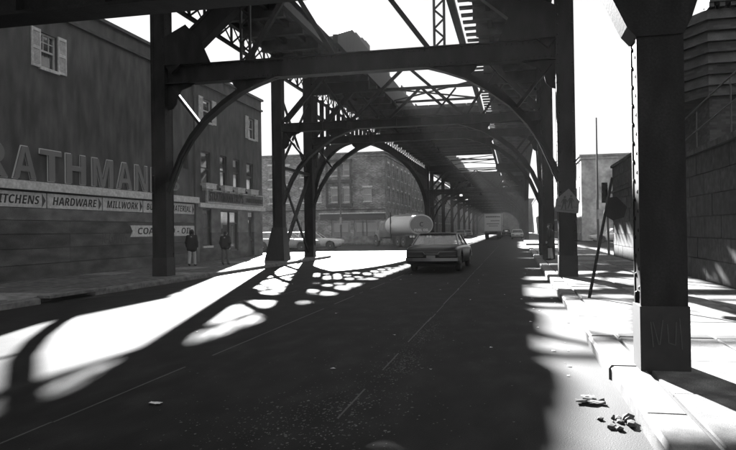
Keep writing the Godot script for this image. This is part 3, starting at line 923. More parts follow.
func far_buildings() -> void:
	var o1 := {"lintel": true, "curtain": 0.6}
	var o2 := {"lintel": true, "curtain": 0.95}
	var front := []
	for q in [[-28.6, 7.75, 9.35], [-26.9, 7.1, 9.3], [-24.6, 7.9, 9.3], [-20.9, 7.95, 9.3], [-19.4, 7.95, 9.3]]: front.append([q[0], q[0] + 0.9, q[1], q[2], o1])
	for q in [-28.6, -26.95, -24.6, -23.0, -20.85, -19.35, -17.0]: front.append([q, q + 0.92, 4.9, 6.5, o2 if int(q) % 2 else o1])
	var shopw := [[-27.5, -25.4, 0.6, 2.7], [-24.6, -22.6, 0.6, 2.7], [-20.9, -18.6, 0.9, 2.75], [-18.2, -15.2, 0.9, 2.75]]
	for q in shopw: front.append(q)
	var side := []
	for k in 6:
		var s := 77.0 + k * 3.1
		side.append([s, s + 1.0, 4.9, 6.5, o1])
		side.append([s, s + 1.0, 7.9, 9.4, o2])
	var b := block_building("brick_building", "three storey brick building with pale lintels facing the crossing", M.brick, 75.2, 96.0, -31.0, -14.5, 10.45, front, side, -14.5, Vector3.RIGHT)
	var F := [V(75.2, 0, 0), Vector3.RIGHT, V(-1, 0, 0)]
	fpart(b, "shop_fascia", M.wood_dark, F, -22.2, -14.5, 2.85, 3.5, 0.0, 0.2)
	fpart(b, "shop_cornice", M.white_paint, F, -22.3, -14.4, 3.5, 3.62, 0.0, 0.35)
	fpart(b, "stall_riser", M.panel_light, F, -21.0, -15.1, 0.15, 0.85, 0.0, 0.06)
	fpart(b, "ledge", M.brick_dark, F, -31.0, -14.5, 3.9, 4.05, 0.0, 0.12)
	for q in shopw:
		var w := fpart(b, "shop_window", M.window_glass, F, q[0], q[1], q[2], q[3], -0.13, -0.12)
		fpart(w, "recess", M.dark_interior, F, q[0] - 0.1, q[1] + 0.1, q[2] - 0.1, q[3] + 0.1, -0.9, -0.88)
		fpart(w, "display", M.paper, F, q[0] + 0.2, q[1] - 0.4, q[2] + 0.5, q[3] - 0.3, -0.5, -0.45)
		fpart(w, "mullion", M.wood_dark, F, (q[0] + q[1]) / 2 - 0.05, (q[0] + q[1]) / 2 + 0.05, q[2], q[3], -0.11, -0.05)
	# projecting bay between the upper windows
	for a in [[-21.4, -18.3]]:
		var by := mb()
		for h in [4.3, 7.1]:
			fb(by, F, a[0], a[1], h, h + 0.35, 0.0, 0.5)
		fb(by, F, a[0], a[1], 9.5, 9.8, 0.0, 0.5)
		for k in [a[0], (a[0] + a[1]) / 2 - 0.12, a[1] - 0.24]:
			fb(by, F, k, k + 0.24, 4.65, 7.1, 0.3, 0.48)
			fb(by, F, k, k + 0.24, 7.45, 9.5, 0.3, 0.48)
		part(b, "bay", by, M.brick_dark)
	# row down the left side
	var names := [["pale brick row house standing beyond the brick corner building", M.brick_pale, 96.4, 112.0, 11.5], ["dark brick row house further along on the left", M.brick_dark, 112.4, 132.0, 10.0], ["grey row house near the far end on the left", M.brick, 132.4, 160.0, 11.0], ["last pale building on the left of the street", M.brick_pale, 160.4, 240.0, 10.2]]
	for q in names:
		var sd := []
		var s: float = q[2] + 1.5
		while s < minf(q[3], 170.0) - 2.0:
			for h in [1.0, 4.6, 7.6]: sd.append([s, s + 1.2, h, h + 1.7, o1])
			s += 3.4
		block_building("row_house", q[0], q[1], q[2], q[3], -27.0, -14.9, q[4], [], sd, -14.9, Vector3.RIGHT)
	# right side beyond the crossing
	var rn := [["building beyond the crossing at the right with haze painted into its pale walls", M.haze_pale, 78.0, 100.0, 9.5], ["dark brick building along the far right pavement", M.brick_dark, 100.4, 135.0, 11.0], ["brick building at the far end on the right", M.brick, 135.4, 240.0, 10.0]]
	for q in rn:
		var sd := []
		var s: float = q[2] + 1.5
		while s < minf(q[3], 170.0) - 2.0:
			for h in [1.0, 4.6, 7.4]: sd.append([s, s + 1.2, h, h + 1.6, o1])
			s += 3.6
		var fr := []
		if q[2] < 80: fr = [[17.0, 18.0, 4.8, 6.3, o1]]
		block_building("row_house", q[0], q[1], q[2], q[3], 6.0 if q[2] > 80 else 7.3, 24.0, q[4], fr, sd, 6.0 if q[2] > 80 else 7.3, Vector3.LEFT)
	block_building("end_building", "dim building closing the street at its far end", M.brick_dark, 246.0, 260.0, -40.0, 30.0, 12.0, [], [], -40.0, Vector3.LEFT)

func right_side() -> void:
	# retaining wall of large blocks along the right pavement
	var w := thing("block_wall", "weathered wall of large concrete blocks along the right pavement", "wall", V(22, 4.9, 0.15))
	rng.seed = 21
	bpart(w, "core", M.mortar, 7.0, 34.55, 4.74, 5.3, 0.05, 3.4)
	bpart(w, "core", M.mortar, 27.95, 34.5, 4.745, 5.29, 3.4, 4.4)
	var ms := [M.stone, M.stone_b, M.stone_c]
	for i in 6:
		var s := 10.0 + (0.7 if i % 2 else 0.0)
		while s < 27.8:
			var e := minf(s + 1.4, 27.9)
			bpart(w, "block", ms[rng.randi() % 3], s + 0.012, e - 0.012, 4.69 + rng.randf_range(0, 0.012), 4.76, 0.15 + i * 0.545 + 0.01, 0.15 + (i + 1) * 0.545 - 0.01)
			s += 1.4
	for i in 8:
		var s := 27.95 + (0.6 if i % 2 else 0.0)
		while s < 34.4:
			var e := minf(s + 1.25, 34.55)
			bpart(w, "block", ms[rng.randi() % 3], s + 0.012, e - 0.012, 4.685 + rng.randf_range(0, 0.012), 4.76, 0.15 + i * 0.54 + 0.01, 0.15 + (i + 1) * 0.54 - 0.01)
			s += 1.25
	bpart(w, "coping", M.stone_c, 10.0, 27.93, 4.6, 5.35, 3.42, 3.56)
	bpart(w, "coping", M.stone_c, 27.93, 34.65, 4.62, 5.35, 4.42, 4.54)
	bpart(w, "ledge", M.stone_c, 27.95, 34.6, 4.6, 4.69, 3.18, 3.27)
	# house behind the wall with stepped bands below its eaves
	var b := thing("banded_building", "dark building with overhanging horizontal bands behind the block wall", "building", V(26, 8, 0.1))
	var F := [V(20.3, 0, 0), Vector3.RIGHT, V(-1, 0, 0)]
	fpart(b, "wall", M.brick_dark, F, 5.36, 14.0, 0.05, 9.6, -0.4, 0.0)
	bpart(b, "wall", M.brick_dark, 25.0, 25.4, 5.36, 14.0, 0.05, 7.5)
	bpart(b, "wall", M.brick_dark, 20.7, 25.0, 5.36, 5.7, 0.05, 7.5)
	bpart(b, "roof", M.mortar, 20.6, 25.3, 5.5, 14.0, 7.5, 7.66)
	var n := 8
	for i in n:
		var h0 := 5.15 + i * 0.3
		var d := 0.05 + 0.02 * i
		# each band leans outward to its lower edge and turns round the canted corner
		var ring := []
		for e in [[d + 0.09, h0], [d, h0 + 0.29]]:
			var c0 := V(20.3 - e[0], 5.36 - e[0] * 0.3, e[1])
			var c1 := V(22.1 - e[0] * 0.3, 4.45 - e[0], e[1])
			ring.append([V(20.3 - e[0], 14.0, e[1]), c0, c1, V(25.0, 4.45 - e[0], e[1]), V(25.0, 5.8, e[1]), V(20.75, 14.0, e[1])])
		var st := mb()
		for k in 6:
			var j := (k + 1) % 6
			quad(st, ring[0][k], ring[0][j], ring[1][j], ring[1][k])
		for e in 2:
			for k in range(1, 5): tri(st, ring[e][0], ring[e][k], ring[e][k + 1])
		part(b, "band", st, M.siding if i % 2 else M.brick_dark)
	var cn := mb()
	var x := 5.3
	while x < 14.0:
		fb(cn, F, x, x + 0.14, 7.56, 7.68, 0.0, 0.36)
		x += 0.28
	stuff(part(b, "dentil_course", cn, M.siding))
	fpart(b, "cornice", M.siding, F, 5.3, 14.0, 7.68, 7.8, -0.3, 0.42)
	for q in [[7.2, 7.5], [7.7, 8.0], [8.2, 8.5]]:
		fpart(b, "louvre", M.siding, F, q[0], q[1], 3.7, 4.8, 0.0, 0.05)
	# sloping handrails in front of it
	var h := thing("stair_rail", "thin sloping pipe handrails above the block wall", "railing", V(18, 4.95, 3.56))
	for dh in [0.0, -0.62]:
		var st := mb()
		st.set_smooth_group(0)
		tube(st, [V(24.0, 4.95, 4.5 + dh), V(20.5, 4.95, 4.75 + dh), V(17.5, 4.95, 4.98 + dh), V(16.4, 4.95, 5.04 + dh), V(13.0, 4.95, 5.06 + dh)], [0.022], 8)
		part(h, "rail", st, M.steel_light)
	for s in [23.0, 20.0, 17.0, 14.0]:
		var st := mb()
		tube(st, [V(s, 4.95, 3.55), V(s, 4.95, 4.98 if s < 18 else 4.7)], [0.02], 8)
		part(h, "post", st, M.steel_light)

# ---------------------------------------------------------------- vehicles: own axes, front towards -z
func lut(t: Array, z: float) -> float:
	if z <= t[0][0]: return t[0][1]
	for i in t.size() - 1:
		if z <= t[i + 1][0]:
			return lerpf(t[i][1], t[i + 1][1], (z - t[i][0]) / (t[i + 1][0] - t[i][0]))
	return t[-1][1]

func wheel(par: Node3D, x: float, z: float, r: float, w: float, out: float) -> void:
	var st := mb()
	st.set_smooth_group(0)
	var rings := []
	for q in [[-0.5, 0.62], [-0.5, 0.86], [-0.38, 1.0], [0.38, 1.0], [0.5, 0.86], [0.5, 0.62]]:
		var ring := []
		for k in 20:
			ring.append(Vector3(x + out * q[0] * w, r + cos(TAU * k / 20) * r * q[1], z + sin(TAU * k / 20) * r * q[1]))
		rings.append(ring)
	loft(st, rings)
	var t := part(par, "wheel", st, M.rubber)
	var rm := mb()
	rings = []
	for q in [[0.36, 0.64], [0.505, 0.62], [0.47, 0.5], [0.43, 0.24], [0.53, 0.18]]:
		var ring := []
		for k in 16:
			ring.append(Vector3(x + out * q[0] * w, r + cos(TAU * k / 16) * r * q[1], z + sin(TAU * k / 16) * r * q[1]))
		rings.append(ring)
	loft(rm, rings)
	part(t, "hubcap", rm, M.chrome)

func pane(st: SurfaceTool, a: Vector3, b: Vector3, c: Vector3, d: Vector3) -> void:
	var n := (b - a).cross(c - a).normalized() * 0.006
	hexa(st, [a - n, b - n, c - n, d - n, a + n, b + n, c + n, d + n])

func car(called: String, label: String, at: Vector3, turn: float, o: Dictionary, group := "") -> Node3D:
	var L: float = o.L
	var W: float = o.W / 2
	var t := thing(called, label, "car", at, false, group)
	t.rotation.y = turn
	var m: Material = o.paint
	var R: float = o.get("wheel_r", 0.33)
	var zf: float = -L / 2 + o.get("front_axle", 0.95)
	var zb: float = L / 2 - o.get("rear_axle", 1.15)
	var tops: Array = o.tops          # height of the body's upper line along z
	var st := mb()
	st.set_smooth_group(0)
	var zs := []
	var n := 44
	for i in n + 1: zs.append(-L / 2 + L * i / n)
	for c in [zf, zb]:
		for k in 9: zs.append(c + (k - 4) / 4.0 * (R + 0.07))
	zs.sort()
	var rings := []
	var last := -99.0
	for z in zs:
		if z - last < 0.012: continue
		last = z
		var e := absf(z) / (L / 2)
		var w: float = W * (1.0 - 0.06 * pow(e, 4.0)) * (0.985 if e > 0.995 else 1.0)
		var yt: float = lut(tops, z)
		var yb: float = lerpf(0.26, 0.36, smoothstep(0.82, 1.0, e))
		for c in [zf, zb]:
			var dz: float = absf(z - c)
			if dz < R + 0.07: yb = maxf(yb, R + sqrt(maxf(0.0, (R + 0.07) * (R + 0.07) - dz * dz)))
		var sh: float = maxf(lerpf(0.5, 0.62, 0.5), yb + 0.03)
		var ring := []
		var prof := [[0.0, yb + 0.02], [0.84, yb + 0.01], [0.965, yb + 0.012], [1.0, sh], [0.992, yt - 0.12], [0.965, yt - 0.035], [0.9, yt], [0.5, yt + 0.022], [0.0, yt + 0.03]]
		for q in prof: ring.append(Vector3(q[0] * w, q[1], z))
		for k in range(prof.size() - 2, 0, -1): ring.append(Vector3(-prof[k][0] * w, prof[k][1], z))
		rings.append(ring)
	loft(st, rings)
	var body := part(t, "body", st, m)
	var belly := mb()
	box(belly, Vector3(-W * 0.8, 0.2, -L / 2 + 0.35), Vector3(W * 0.8, 0.3, L / 2 - 0.35))
	part(t, "underbody", belly, M.rubber)
	# glasshouse: z of [windshield base, windshield top, rear glass top, rear glass base]
	var g: Array = o.glass
	var yr: float = o.roof
	var wb := W * 0.9
	var wr := W * 0.74
	var p := {}
	for s in [-1.0, 1.0]:
		p[[s, 0]] = Vector3(s * wb, lut(tops, g[0]) + 0.005, g[0])
		p[[s, 1]] = Vector3(s * wr, yr - 0.045, g[1])
		p[[s, 2]] = Vector3(s * wr, yr - 0.045, g[2])
		p[[s, 3]] = Vector3(s * wb, lut(tops, g[3]) + 0.005, g[3])
	var rf := mb()
	rf.set_smooth_group(0)
	rings = []
	for i in 9:
		var z := lerpf(g[1] - 0.03, g[2] + 0.03, i / 8.0)
		var c := 0.03 * (1.0 - pow(absf(i - 4) / 4.0, 2.0))
		var ring := []
		for q in [[-1.0, -0.055], [-1.02, -0.03], [-0.9, 0.0], [-0.4, 0.022], [0.4, 0.022], [0.9, 0.0], [1.02, -0.03], [1.0, -0.055], [0.0, -0.045]]: ring.append(Vector3(q[0] * wr, yr + q[1] + c - 0.01, z))
		rings.append(ring)
	loft(rf, rings)
	part(t, "roof", rf, m)
	var cw: float = o.get("c_pillar", 0.3)
	for s in [-1.0, 1.0]:
		var pl := mb()
		bar(pl, p[[s, 0]], p[[s, 1]], Vector3.RIGHT, 0.05, 0.05)
		part(t, "pillar", pl, m)
		var cp := mb()
		var q0: Vector3 = p[[s, 3]]
		var q1: Vector3 = p[[s, 2]]
		var f0 := q0 + Vector3(0, lut(tops, g[3] - cw * 1.3) - lut(tops, g[3]), -cw * 1.3)
		var f1 := q1 + Vector3(0, 0, -cw * 0.7)
		var th := Vector3(-s * 0.05, 0, 0)
		hexa(cp, [q0, f0, f0 + th, q0 + th, q1, f1, f1 + th, q1 + th])
		part(t, "rear_pillar", cp, m)
		var mid := lerpf(g[1], g[2], 0.52)
		var bm := Vector3(s * wb, lut(tops, mid + 0.1) + 0.005, mid + 0.1)
		var tm := Vector3(s * wr, yr - 0.05, mid)
		var bp := mb()
		bar(bp, bm, tm, Vector3.RIGHT, 0.04, 0.07)
		part(t, "pillar", bp, m)
		var ins := Vector3(-s * 0.015, 0, 0)
		var w1 := mb()
		pane(w1, p[[s, 0]] + ins, bm + ins, tm + ins, p[[s, 1]] + ins)
		part(t, "side_window", w1, M.car_glass)
		var w2 := mb()
		pane(w2, bm + ins, f0 + ins, f1 + ins, tm + ins)
		part(t, "side_window", w2, M.car_glass)
		var dl := mb()
		box(dl, Vector3(s * W * 0.99 - 0.012, 0.78, mid - 0.15), Vector3(s * W * 0.99 + 0.012, 0.8, mid + 0.03))
		part(t, "door_handle", dl, M.chrome)
	var ws := mb()
	pane(ws, p[[-1.0, 0]] + Vector3(0, 0, 0.01), p[[1.0, 0]] + Vector3(0, 0, 0.01), p[[1.0, 1]], p[[-1.0, 1]])
	part(t, "windshield", ws, M.car_glass)
	var rw := mb()
	pane(rw, p[[-1.0, 3]] + Vector3(0.05, 0, -0.01), p[[1.0, 3]] + Vector3(-0.05, 0, -0.01), p[[1.0, 2]] + Vector3(-0.03, 0, 0), p[[-1.0, 2]] + Vector3(0.03, 0, 0))
	var rear := part(t, "rear_window", rw, M.car_glass)
	var tr := mb()     # bright moulding round the rear glass
	for q in [[[-1.0, 3], [1.0, 3]], [[-1.0, 2], [1.0, 2]], [[-1.0, 3], [-1.0, 2]], [[1.0, 3], [1.0, 2]]]:
		bar(tr, p[q[0]] + Vector3(0, 0.012, 0.012), p[q[1]] + Vector3(0, 0.012, 0.012), (Vector3.UP if q[0][1] == q[1][1] else Vector3.RIGHT), 0.022, 0.022)
	part(rear, "moulding", tr, M.chrome)
	# seats
	for z in [lerpf(g[1], g[2], 0.3), lerpf(g[1], g[2], 0.92)]:
		var se := mb()
		se.set_smooth_group(0)
		rings = []
		for q in [[0.35, 0.1], [0.7, 0.12], [0.9, 0.1], [0.98, 0.05]]:
			var ring := []
			for k in [[-1, -1], [1, -1], [1, 1], [-1, 1]]: ring.append(Vector3(k[0] * W * 0.72, q[0], z + 0.12 * q[0] + k[1] * q[1]))
			rings.append(ring)
		loft(se, rings)
		part(t, "seat", se, M.vinyl)
	if o.get("headrests", true):
		for x in [-0.36, 0.36]:
			var hr := mb()
			hr.set_smooth_group(0)
			tube(hr, [Vector3(x - 0.12, 1.06, lerpf(g[1], g[2], 0.3) + 0.14), Vector3(x - 0.09, 1.06, lerpf(g[1], g[2], 0.3) + 0.14), Vector3(x + 0.09, 1.06, lerpf(g[1], g[2], 0.3) + 0.14), Vector3(x + 0.12, 1.06, lerpf(g[1], g[2], 0.3) + 0.14)], [0.04, 0.085, 0.085, 0.04], 10)
			part(t, "headrest", hr, M.vinyl)
	# bumpers, lamps, plate, trim
	for e in [-1.0, 1.0]:
		var bu := mb()
		var pts := []
		for q in [[-1.0, -0.22], [-0.97, -0.02], [-0.7, 0.055], [0.0, 0.08], [0.7, 0.055], [0.97, -0.02], [1.0, -0.22]]: pts.append(Vector3(q[0] * (W * 0.97), 0.47, e * (L / 2 + q[1])))
		sweep(bu, pts, Vector3.UP, 0.11, 0.05)
		part(t, "bumper", bu, M.chrome)
		for s in [-1.0, 1.0]:
			var la := mb()
			if e > 0:
				var x0: float = o.get("tail_in", 0.32) * W
				box(la, Vector3(minf(s * x0, s * W * 0.9), 0.61, L / 2 - 0.03), Vector3(maxf(s * x0, s * W * 0.9), 0.61 + o.get("tail_h", 0.1), L / 2 + 0.02))
				part(t, "taillight", la, M.lens)
			else:
				for k in [0.55, 0.78]:
					tube(la, [Vector3(s * W * k, 0.64, -L / 2 + 0.03), Vector3(s * W * k, 0.64, -L / 2 - 0.02)], [0.085], 14)
				part(t, "headlight", la, M.lamp_glass)
	if o.get("trim", false):
		var ch := mb()
		var zt := L / 2 + 0.022
		for s in [-1.0, 1.0]:
			box(ch, Vector3(minf(s * 0.3, s * W * 0.92), 0.735, zt - 0.03), Vector3(maxf(s * 0.3, s * W * 0.92), 0.755, zt + 0.006))
			box(ch, Vector3(minf(s * 0.3, s * W * 0.92), 0.585, zt - 0.03), Vector3(maxf(s * 0.3, s * W * 0.92), 0.6, zt + 0.006))
			bar(ch, Vector3(s * 0.3, 0.745, zt), Vector3(s * 0.24, 0.67, zt), Vector3.BACK, 0.03, 0.02)
		box(ch, Vector3(-0.25, 0.655, zt - 0.03), Vector3(0.25, 0.68, zt + 0.006))
		part(t, "tail_trim", ch, M.chrome)
	var lp := mb()
	box(lp, Vector3(-0.16, 0.5, L / 2 + 0.1), Vector3(0.16, 0.62, L / 2 + 0.112))
	part(t, "license_plate", lp, M.sign_grey)
	for s in [-1.0, 1.0]:
		wheel(t, s * (W - 0.13), zf, R, 0.2, s)
		wheel(t, s * (W - 0.15), zb, R, 0.2, s)
	var mi := mb()
	box(mi, Vector3(-W - 0.1, 0.92, g[0] + 0.25), Vector3(-W + 0.02, 1.0, g[0] + 0.31))
	part(t, "mirror", mi, M.chrome)
	return t

func vehicles() -> void:
	var sedan := {"L": 5.2, "W": 1.96, "paint": M.car_dark, "roof": 1.39, "tops": [[-2.6, 0.78], [-2.45, 0.84], [-0.95, 0.93], [0.0, 0.95], [1.5, 0.96], [2.4, 0.92], [2.6, 0.84]], "glass": [-1.05, -0.4, 1.0, 1.62], "trim": true, "c_pillar": 0.3, "tail_in": 0.34}
	car("sedan", "dark four door sedan driving away down the middle of the road", V(26.5, -2.86, 0), -0.035, sedan)
	var wagon := {"L": 5.3, "W": 1.95, "paint": M.car_grey, "roof": 1.48, "tops": [[-2.65, 0.78], [-2.45, 0.85], [-1.0, 0.95], [2.5, 0.97], [2.65, 0.9]], "glass": [-1.1, -0.45, 2.1, 2.55], "c_pillar": 0.2, "headrests": false}
	car("station_wagon", "pale station wagon parked side-on by the store's far corner", V(50.5, -17.9, 0), -PI / 2, wagon)
	wagon.paint = M.car_light
	car("station_wagon", "light car parked behind the paired columns", V(53.5, -16.6, 0), -PI / 2 + 0.12, wagon)
	var compact := {"L": 4.4, "W": 1.75, "paint": M.car_light, "roof": 1.36, "tops": [[-2.2, 0.74], [-0.9, 0.88], [1.4, 0.92], [2.2, 0.82]], "glass": [-0.85, -0.25, 0.7, 1.85], "c_pillar": 0.35, "tail_in": 0.5, "headrests": false}
	car("fastback", "light fastback parked by the right kerb in the distance", V(100.0, 0.3, 0), 0.0, compact)
	compact.paint = M.car_dark
	car("fastback", "small dark car ahead of the box truck", V(128.0, -1.6, 0), 0.0, compact)
	compact.paint = M.car_grey
	car("fastback", "grey car parked far left beyond the tanker", V(118.0, -9.3, 0), 0.0, compact)
	car("fastback", "farthest grey car parked along the left kerb", V(136.0, -9.3, 0), 0.0, compact)
	compact.paint = M.car_light
	car("fastback", "light car side-on beyond the traffic signal at the right", V(68.0, 9.3, 0), PI / 2, compact)
	tanker()
	box_truck()

func tanker() -> void:
	var t := thing("tanker_truck", "fuel tanker truck with an oval tank turning at the crossing", "truck", V(61.5, -10.3, 0), false)
	t.rotation.y = 0.62
	var ch := mb()
	box(ch, Vector3(-0.45, 0.75, -3.4), Vector3(0.45, 0.98, 3.6))
	part(t, "chassis", ch, M.rubber)
	# tank, an oval barrel with rolled rims
	var st := mb()
	st.set_smooth_group(0)
	var rings := []
	for q in [[3.9, 0.93], [3.85, 1.0], [3.8, 1.0], [3.74, 0.97], [-1.0, 0.97], [-1.06, 1.0], [-1.12, 1.0], [-1.2, 0.9]]:
		var ring := []
		for k in 32:
			var a := TAU * k / 32
			ring.append(Vector3(1.2 * q[1] * signf(cos(a)) * pow(absf(cos(a)), 0.85), 1.98 + 0.9 * q[1] * sin(a), q[0]))
		rings.append(ring)
	loft(st, rings)
	part(t, "tank", st, M.truck_white)
	var en := mb()
	var ov := PackedVector2Array()
	for k in 28: ov.append(Vector2(1.1 * cos(TAU * k / 28), 0.8 * sin(TAU * k / 28)))
	extrude(en, ov, Vector3(0, 1.98, 3.9), Vector3.RIGHT, Vector3.UP, Vector3(0, 0, 0.03))
	var end := part(t, "tank_end", en, M.tank_end)
	text_part(end, "lettering", "FUEL OIL", M.paper, Vector3(-0.7, 1.42, 3.93), Vector3.RIGHT, Vector3.UP, Vector3.BACK, 1.4, 0.2)
	text_part(end, "emblem", "C", M.ink, Vector3(-0.18, 1.82, 3.93), Vector3.RIGHT, Vector3.UP, Vector3.BACK, 0.36, 0.4)
	var wk := mb()
	box(wk, Vector3(-0.4, 2.86, -0.9), Vector3(0.4, 2.95, 3.6))
	for z in [0.0, 1.4, 2.8]: tube(wk, [Vector3(0, 2.95, z), Vector3(0, 3.08, z)], [0.25], 14)
	part(t, "walkway", wk, M.truck_grey)
	# cab
	var cb := mb()
	cb.set_smooth_group(0)
	rings = []
	for q in [[-1.5, 0.9, 2.45, 1.1], [-2.6, 0.9, 2.45, 1.1], [-2.75, 0.9, 2.3, 1.08], [-3.0, 0.85, 1.6, 1.05], [-4.1, 0.8, 1.5, 0.9], [-4.2, 0.8, 1.4, 0.86]]:
		var ring := []
		for k in [[-1, 0], [-1, 0.9], [-0.85, 1], [0.85, 1], [1, 0.9], [1, 0]]: ring.append(Vector3(k[0] * q[3], lerpf(q[1], q[2], k[1]), q[0]))
		rings.append(ring)
	loft(cb, rings)
	var cab := part(t, "cab", cb, M.truck_grey)
	var gl := mb()
	pane(gl, Vector3(-0.9, 1.66, -2.985), Vector3(0.9, 1.66, -2.985), Vector3(0.85, 2.28, -2.785), Vector3(-0.85, 2.28, -2.785))
	part(cab, "windshield", gl, M.lens)
	for s in [-1.0, 1.0]:
		var g2 := mb()
		pane(g2, Vector3(s * 1.106, 1.6, -2.65), Vector3(s * 1.106, 1.6, -1.75), Vector3(s * 1.106, 2.2, -1.75), Vector3(s * 1.106, 2.2, -2.6))
		part(cab, "side_window", g2, M.lens)
		var fd := mb()
		fd.set_smooth_group(0)
		var pts := []
		for k in 9: pts.append(Vector3(s * 0.95, 0.55 + 0.62 * sin(PI * k / 8), -3.45 + 0.66 * cos(PI * k / 8)))
		sweep(fd, pts, Vector3.RIGHT, 0.38, 0.05)
		part(t, "fender", fd, M.truck_grey)
		var hl := mb()
		tube(hl, [Vector3(s * 0.75, 1.1, -4.15), Vector3(s * 0.75, 1.1, -4.25)], [0.11], 12)
		part(t, "headlight", hl, M.lamp_glass)
		wheel(t, s * 1.0, -3.45, 0.5, 0.28, s)
		wheel(t, s * 0.98, 1.6, 0.5, 0.5, s)
		wheel(t, s * 0.98, 2.75, 0.5, 0.5, s)
		var tl := mb()
		for k in 2: tube(tl, [Vector3(s * (0.7 + 0.28 * k), 0.95, 3.72), Vector3(s * (0.7 + 0.28 * k), 0.95, 3.8)], [0.1], 12)
		part(t, "taillight", tl, M.lamp_glass)
		var mf := mb()
		box(mf, Vector3(s * 0.85 - 0.3, 0.3, 3.3), Vector3(s * 0.85 + 0.3, 0.75, 3.33))
		part(t, "mud_flap", mf, M.rubber)
	var rp := mb()
	box(rp, Vector3(-1.15, 0.85, 3.6), Vector3(1.15, 1.05, 3.7))
	part(t, "rear_panel", rp, M.rubber)
	var hs := mb()
	tube(hs, [Vector3(-1.16, 0.8, 0.0), Vector3(-1.16, 3.2, 0.0)], [0.06], 8)
	part(t, "exhaust_stack", hs, M.steel)

func box_truck() -> void:
	var t := thing("box_truck", "pale box truck seen from behind far down the street", "truck", V(103.0, -3.2, 0), false)
	var bx := mb()
	box(bx, Vector3(-1.3, 1.1, -2.6), Vector3(1.3, 3.85, 2.6))
	var cargo := part(t, "cargo_box", bx, M.truck_white)
	var fr := mb()
	for q in [[-1.3, -1.22, 1.1, 3.85], [1.22, 1.3, 1.1, 3.85], [-1.22, 1.22, 1.1, 1.2], [-1.22, 1.22, 3.72, 3.85]]: box(fr, Vector3(q[0], q[2], 2.6), Vector3(q[1], q[3], 2.64))
	part(cargo, "door_frame", fr, M.truck_grey)
	var ln := mb()     # rows of lettering too small to read
	for q in [[-1.0, 0.55, 3.2, 0.2], [0.7, 1.05, 3.2, 0.16], [-0.3, 1.0, 2.65, 0.12], [-0.9, 0.9, 2.2, 0.12], [-0.6, 0.7, 1.9, 0.1]]:
		var x: float = q[0]
		while x < q[1]:
			box(ln, Vector3(x, q[2], 2.601), Vector3(x + q[3] * 0.6, q[2] + q[3], 2.606))
			x += q[3] * 0.85
	stuff(part(cargo, "lettering", ln, M.ink))
	var cb := mb()
	box(cb, Vector3(-1.1, 0.6, -4.3), Vector3(1.1, 2.3, -2.7))
	part(t, "cab", cb, M.truck_grey)
	var ch := mb()
	box(ch, Vector3(-0.5, 0.7, -4.0), Vector3(0.5, 1.08, 2.5))
	box(ch, Vector3(-1.2, 0.75, 2.45), Vector3(1.2, 0.95, 2.7))
	part(t, "chassis", ch, M.rubber)
	for s in [-1.0, 1.0]:
		wheel(t, s * 0.95, -3.3, 0.48, 0.28, s)
		wheel(t, s * 0.9, 1.5, 0.48, 0.5, s)
		var mf := mb()
		box(mf, Vector3(s * 0.9 - 0.3, 0.25, 2.05), Vector3(s * 0.9 + 0.3, 0.9, 2.08))
		part(t, "mud_flap", mf, M.rubber)
		var mi := mb()
		box(mi, Vector3(s * 1.35 - 0.1, 1.8, -3.1), Vector3(s * 1.35 + 0.1, 2.1, -3.05))
		part(t, "mirror", mi, M.rubber)

